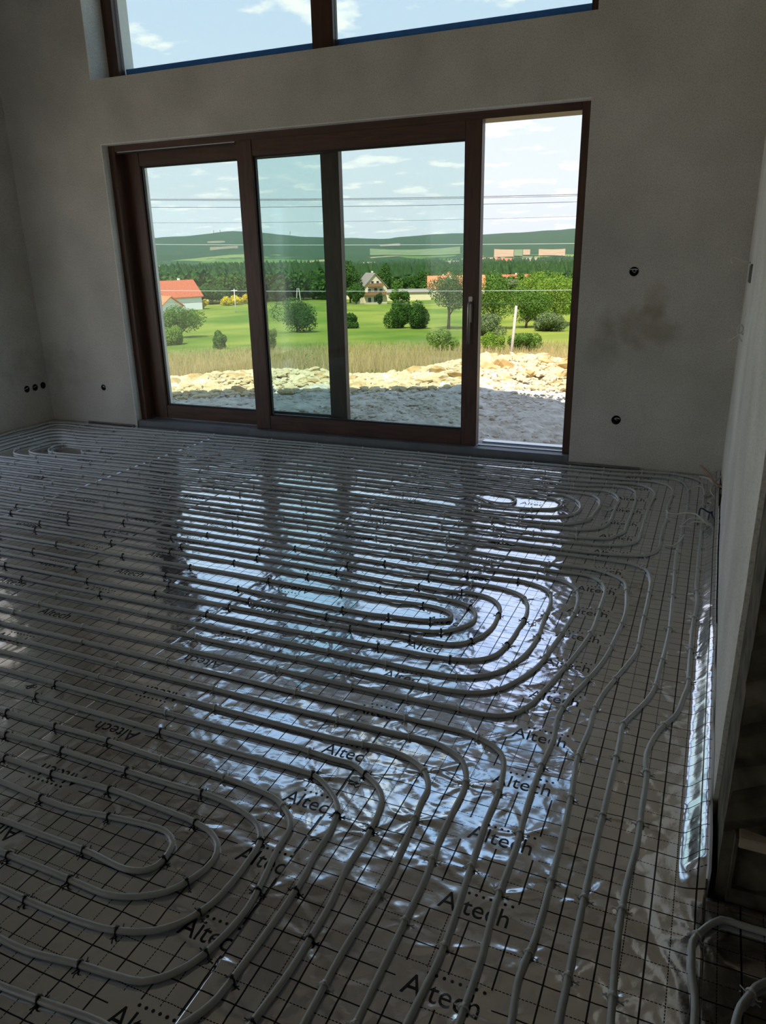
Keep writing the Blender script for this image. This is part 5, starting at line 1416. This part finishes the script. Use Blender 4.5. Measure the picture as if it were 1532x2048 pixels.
house(318, 614, 215, 8.0, 9.0, 2.6, 5.0, 0.75, M['hw_white'], M['roof_orange'], 'low outbuilding with an orange roof before the white house', gable_wins=((0, 0.8, 1.2, 1.2),))
house(912, 580, 300, 9.0, 21.0, 3.6, 7.6, 1.62, M['hw_cream'], M['roof_orange'], 'long house with a bright red roof behind the tall dark tree',
      wins=((1, -7, 0.8, 1.4, 1.4), (1, -2, 0.8, 1.4, 1.4), (1, 3, 0.8, 1.4, 1.4), (1, 7.5, 0.8, 1.4, 1.4)), chimneys=((0.6, -4), (0.6, 5)))
house(898, 572, 299, 5.0, 6.0, 5.6, 9.0, 0.1, M['hw_cream'], M['roof_orange'], 'small cream dormer rising from the bright red roof', gable_wins=((0, 5.4, 1.4, 1.3),), name='dormer')
house(1045, 570, 345, 9.0, 17.0, 3.4, 7.0, 1.5, M['hw_white'], M['roof_red'], 'white house with a dull red roof at the far right', wins=((1, -5, 0.8, 1.3, 1.4), (1, 0, 0.8, 1.3, 1.4), (1, 5, 0.8, 1.3, 1.4)), chimneys=((0.5, 3),))
house(815, 574, 285, 5.0, 17.0, 2.6, 3.4, 1.57, M['hw_cream'], M['roof_grey'], 'long low cream building between the gabled and red roofed houses', wins=((1, -5, 0.7, 1.6, 1.2), (1, 0, 0.7, 1.6, 1.2), (1, 5, 0.7, 1.6, 1.2)))
house(428, 577, 330, 7.0, 9.0, 2.6, 4.8, 1.5, M['hw_white'], M['roof_red'], 'distant red roof among trees right of the white house')
house(706, 575, 300, 6.0, 10.0, 2.6, 4.6, 1.5, M['hw_cream'], M['roof_grey'], 'small grey roof half hidden left of the gabled house')
for i_, (px, by, d, wl, rm, lb) in enumerate(((462, 513, 900, 30, M['roof_red'], 'pinkish long building on the distant slope left of stile'), (446, 515, 890, 16, M['roof_grey'], 'pale building beside the distant pinkish one'),
        (735, 492, 1500, 26, M['roof_grey'], 'pale farm far off right of the fixed stile'), (905, 494, 1450, 24, M['roof_grey'], 'white farmhouse far off left of the handle stile'),
        (1010, 487, 1600, 34, M['roof_red'], 'far village house on the ridge left in gap'), (1060, 486, 1600, 30, M['roof_grey'], 'far village house on the ridge right in gap'))):
    house(px, by, d, 12, wl, 5, 9, 1.5, M['hw_white'], rm, lb)

# ------------------------------------------------------------------ poles, fence, wires, masts
def pole(px, base, top, r, mat_, label, d=None, lean=0.0, arms=False, name='utility_pole', twin=0.0):
    P, d, az = place(px, base, d)
    H = (base - top) * d / 1500 * 1.08
    root = empty(name, P, -az); tag(root, label, 'pole')
    for s in ((-twin, twin) if twin else (0,)):
        link('shaft', MB().tube([(s, 0, -0.5), (lean * H + s * 0.25, 0, H)], [r, r * 0.75], 8).mesh('shaft', True, [mat_]), root)
    if arms:
        link('cross_arm', MB().box(lean * H - 0.8, lean * H + 0.8, -0.06, 0.06, H - 0.5, H - 0.35).mesh('cross_arm', False, [mat_]), root)
    return root
M['pole_grey'] = pmat('pale_concrete_pole', (0.62, 0.60, 0.55), 0.85, noise=0.1)
M['pole_wood'] = pmat('weathered_wood_pole', (0.46, 0.40, 0.32), 0.9, noise=0.2, nscale=6)
pole(1020, 706, 598, 0.11, M['pole_wood'], 'weathered leaning wooden pole standing behind the rock heap', d=52, lean=0.075)
pole(684, 614, 474, 0.22, M['pole_grey'], 'tall pale concrete pole right of the fixed stile', d=205, arms=True)
pole(470, 602, 560, 0.13, M['pole_grey'], 'thin pale pole among the gardens left of sliding stile', d=215, arms=True)
pole(597, 598, 562, 0.13, M['pole_wood'], 'wooden A-shaped twin pole at the far edge of meadow', d=230, twin=0.9)
for px in (752, 768, 790, 817, 839, 862, 881, 898, 917, 963, 978, 991, 1004):
    P, d, az = place(px, 723 if px < 940 else 712, 58)
    o = MB().tube([(0, 0, -0.4), (random.uniform(-0.05, 0.05), 0, 1.45 * random.uniform(0.9, 1.08))], [0.055, 0.045], 6).build('fence_post', M['twig'], smooth=True, loc=P)
    tag(o, 'weathered fence post standing in the dry grass behind the rocks', 'fence post', 'fence posts in the dry grass')
M['wire'] = pmat('dark_overhead_wire', (0.10, 0.10, 0.11), 0.6)
M['wire_pale'] = pmat('pale_overhead_wire', (0.75, 0.76, 0.74), 0.5)
def wire(pa, pb, d, r, mat_, label, sag=0.4):
    A, B = at_dist(*pa, d), at_dist(*pb, d)
    D = (B - A); A = A - D * 0.35; B = B + D * 0.35
    pts = [A + (B - A) * t - Vector((0, 0, sag * 4 * t * (1 - t) - sag)) for t in np.linspace(0, 1, 25)]
    tag(MB().tube(pts, r, 5).build('power_line', mat_, smooth=True), label, 'power line')
wire((285, 402), (1160, 392), 70, 0.024, M['wire'], 'thin dark overhead wire, topmost of those across the sky')
wire((285, 404), (1160, 395), 70.5, 0.020, M['wire'], 'thin dark overhead wire just below the topmost one')
wire((285, 418), (1160, 407), 70, 0.022, M['wire'], 'thin dark overhead wire, third from the top of sky')
wire((285, 449), (1160, 436), 72, 0.013, M['wire'], 'faint thin wire low in the sky above hills')
wire((290, 491), (1155, 489), 110, 0.020, M['wire_pale'], 'pale overhead wire crossing the distant wooded slope')
wire((290, 583), (1155, 582), 110, 0.020, M['wire_pale'], 'pale overhead wire at the height of the house fronts')
wire((290, 606), (1155, 607), 110, 0.016, M['wire'], 'dark low wire above the far edge of the meadow')
for px, tp, lb in ((426, 460, 'left'), (439, 459, 'right'), (579, 462, 'lone')):
    A = at_dist(px, 472, 3850)
    base_z = tz1(A.x, A.y)
    topz = at_dist(px, tp, 3850).z
    o = MB().tube([(0, 0, base_z - A.z - 20), (0, 0, topz - A.z)], [2.6, 1.4], 6).box(-5, 5, -3, 3, topz - A.z - 14, topz - A.z - 2).build('radio_mast', M['pole_grey'], loc=A)
    tag(o, {'left': 'left radio mast of the pair on the hilltop', 'right': 'right radio mast of the pair on the hilltop', 'lone': 'lone mast on the ridge seen through the sliding pane'}[lb], 'radio mast')

# ------------------------------------------------------------------ summer haze over the valley
hz = bpy.data.materials.new('valley_haze'); hz.use_nodes = True
hn = hz.node_tree; hn.nodes.clear()
ho = hn.nodes.new('ShaderNodeOutputMaterial'); hv = hn.nodes.new('ShaderNodeVolumeScatter')
hv.inputs['Color'].default_value = (0.78, 0.89, 1.0, 1); hv.inputs['Density'].default_value = 0.00007; hv.inputs['Anisotropy'].default_value = 0.2
hn.links.new(hv.outputs[0], ho.inputs['Volume'])
tag(MB().box(-7000, 3500, 340, 7000, -60, 420).build('haze', hz), 'pale blue summer haze over the distant valley', 'haze', kind='stuff')
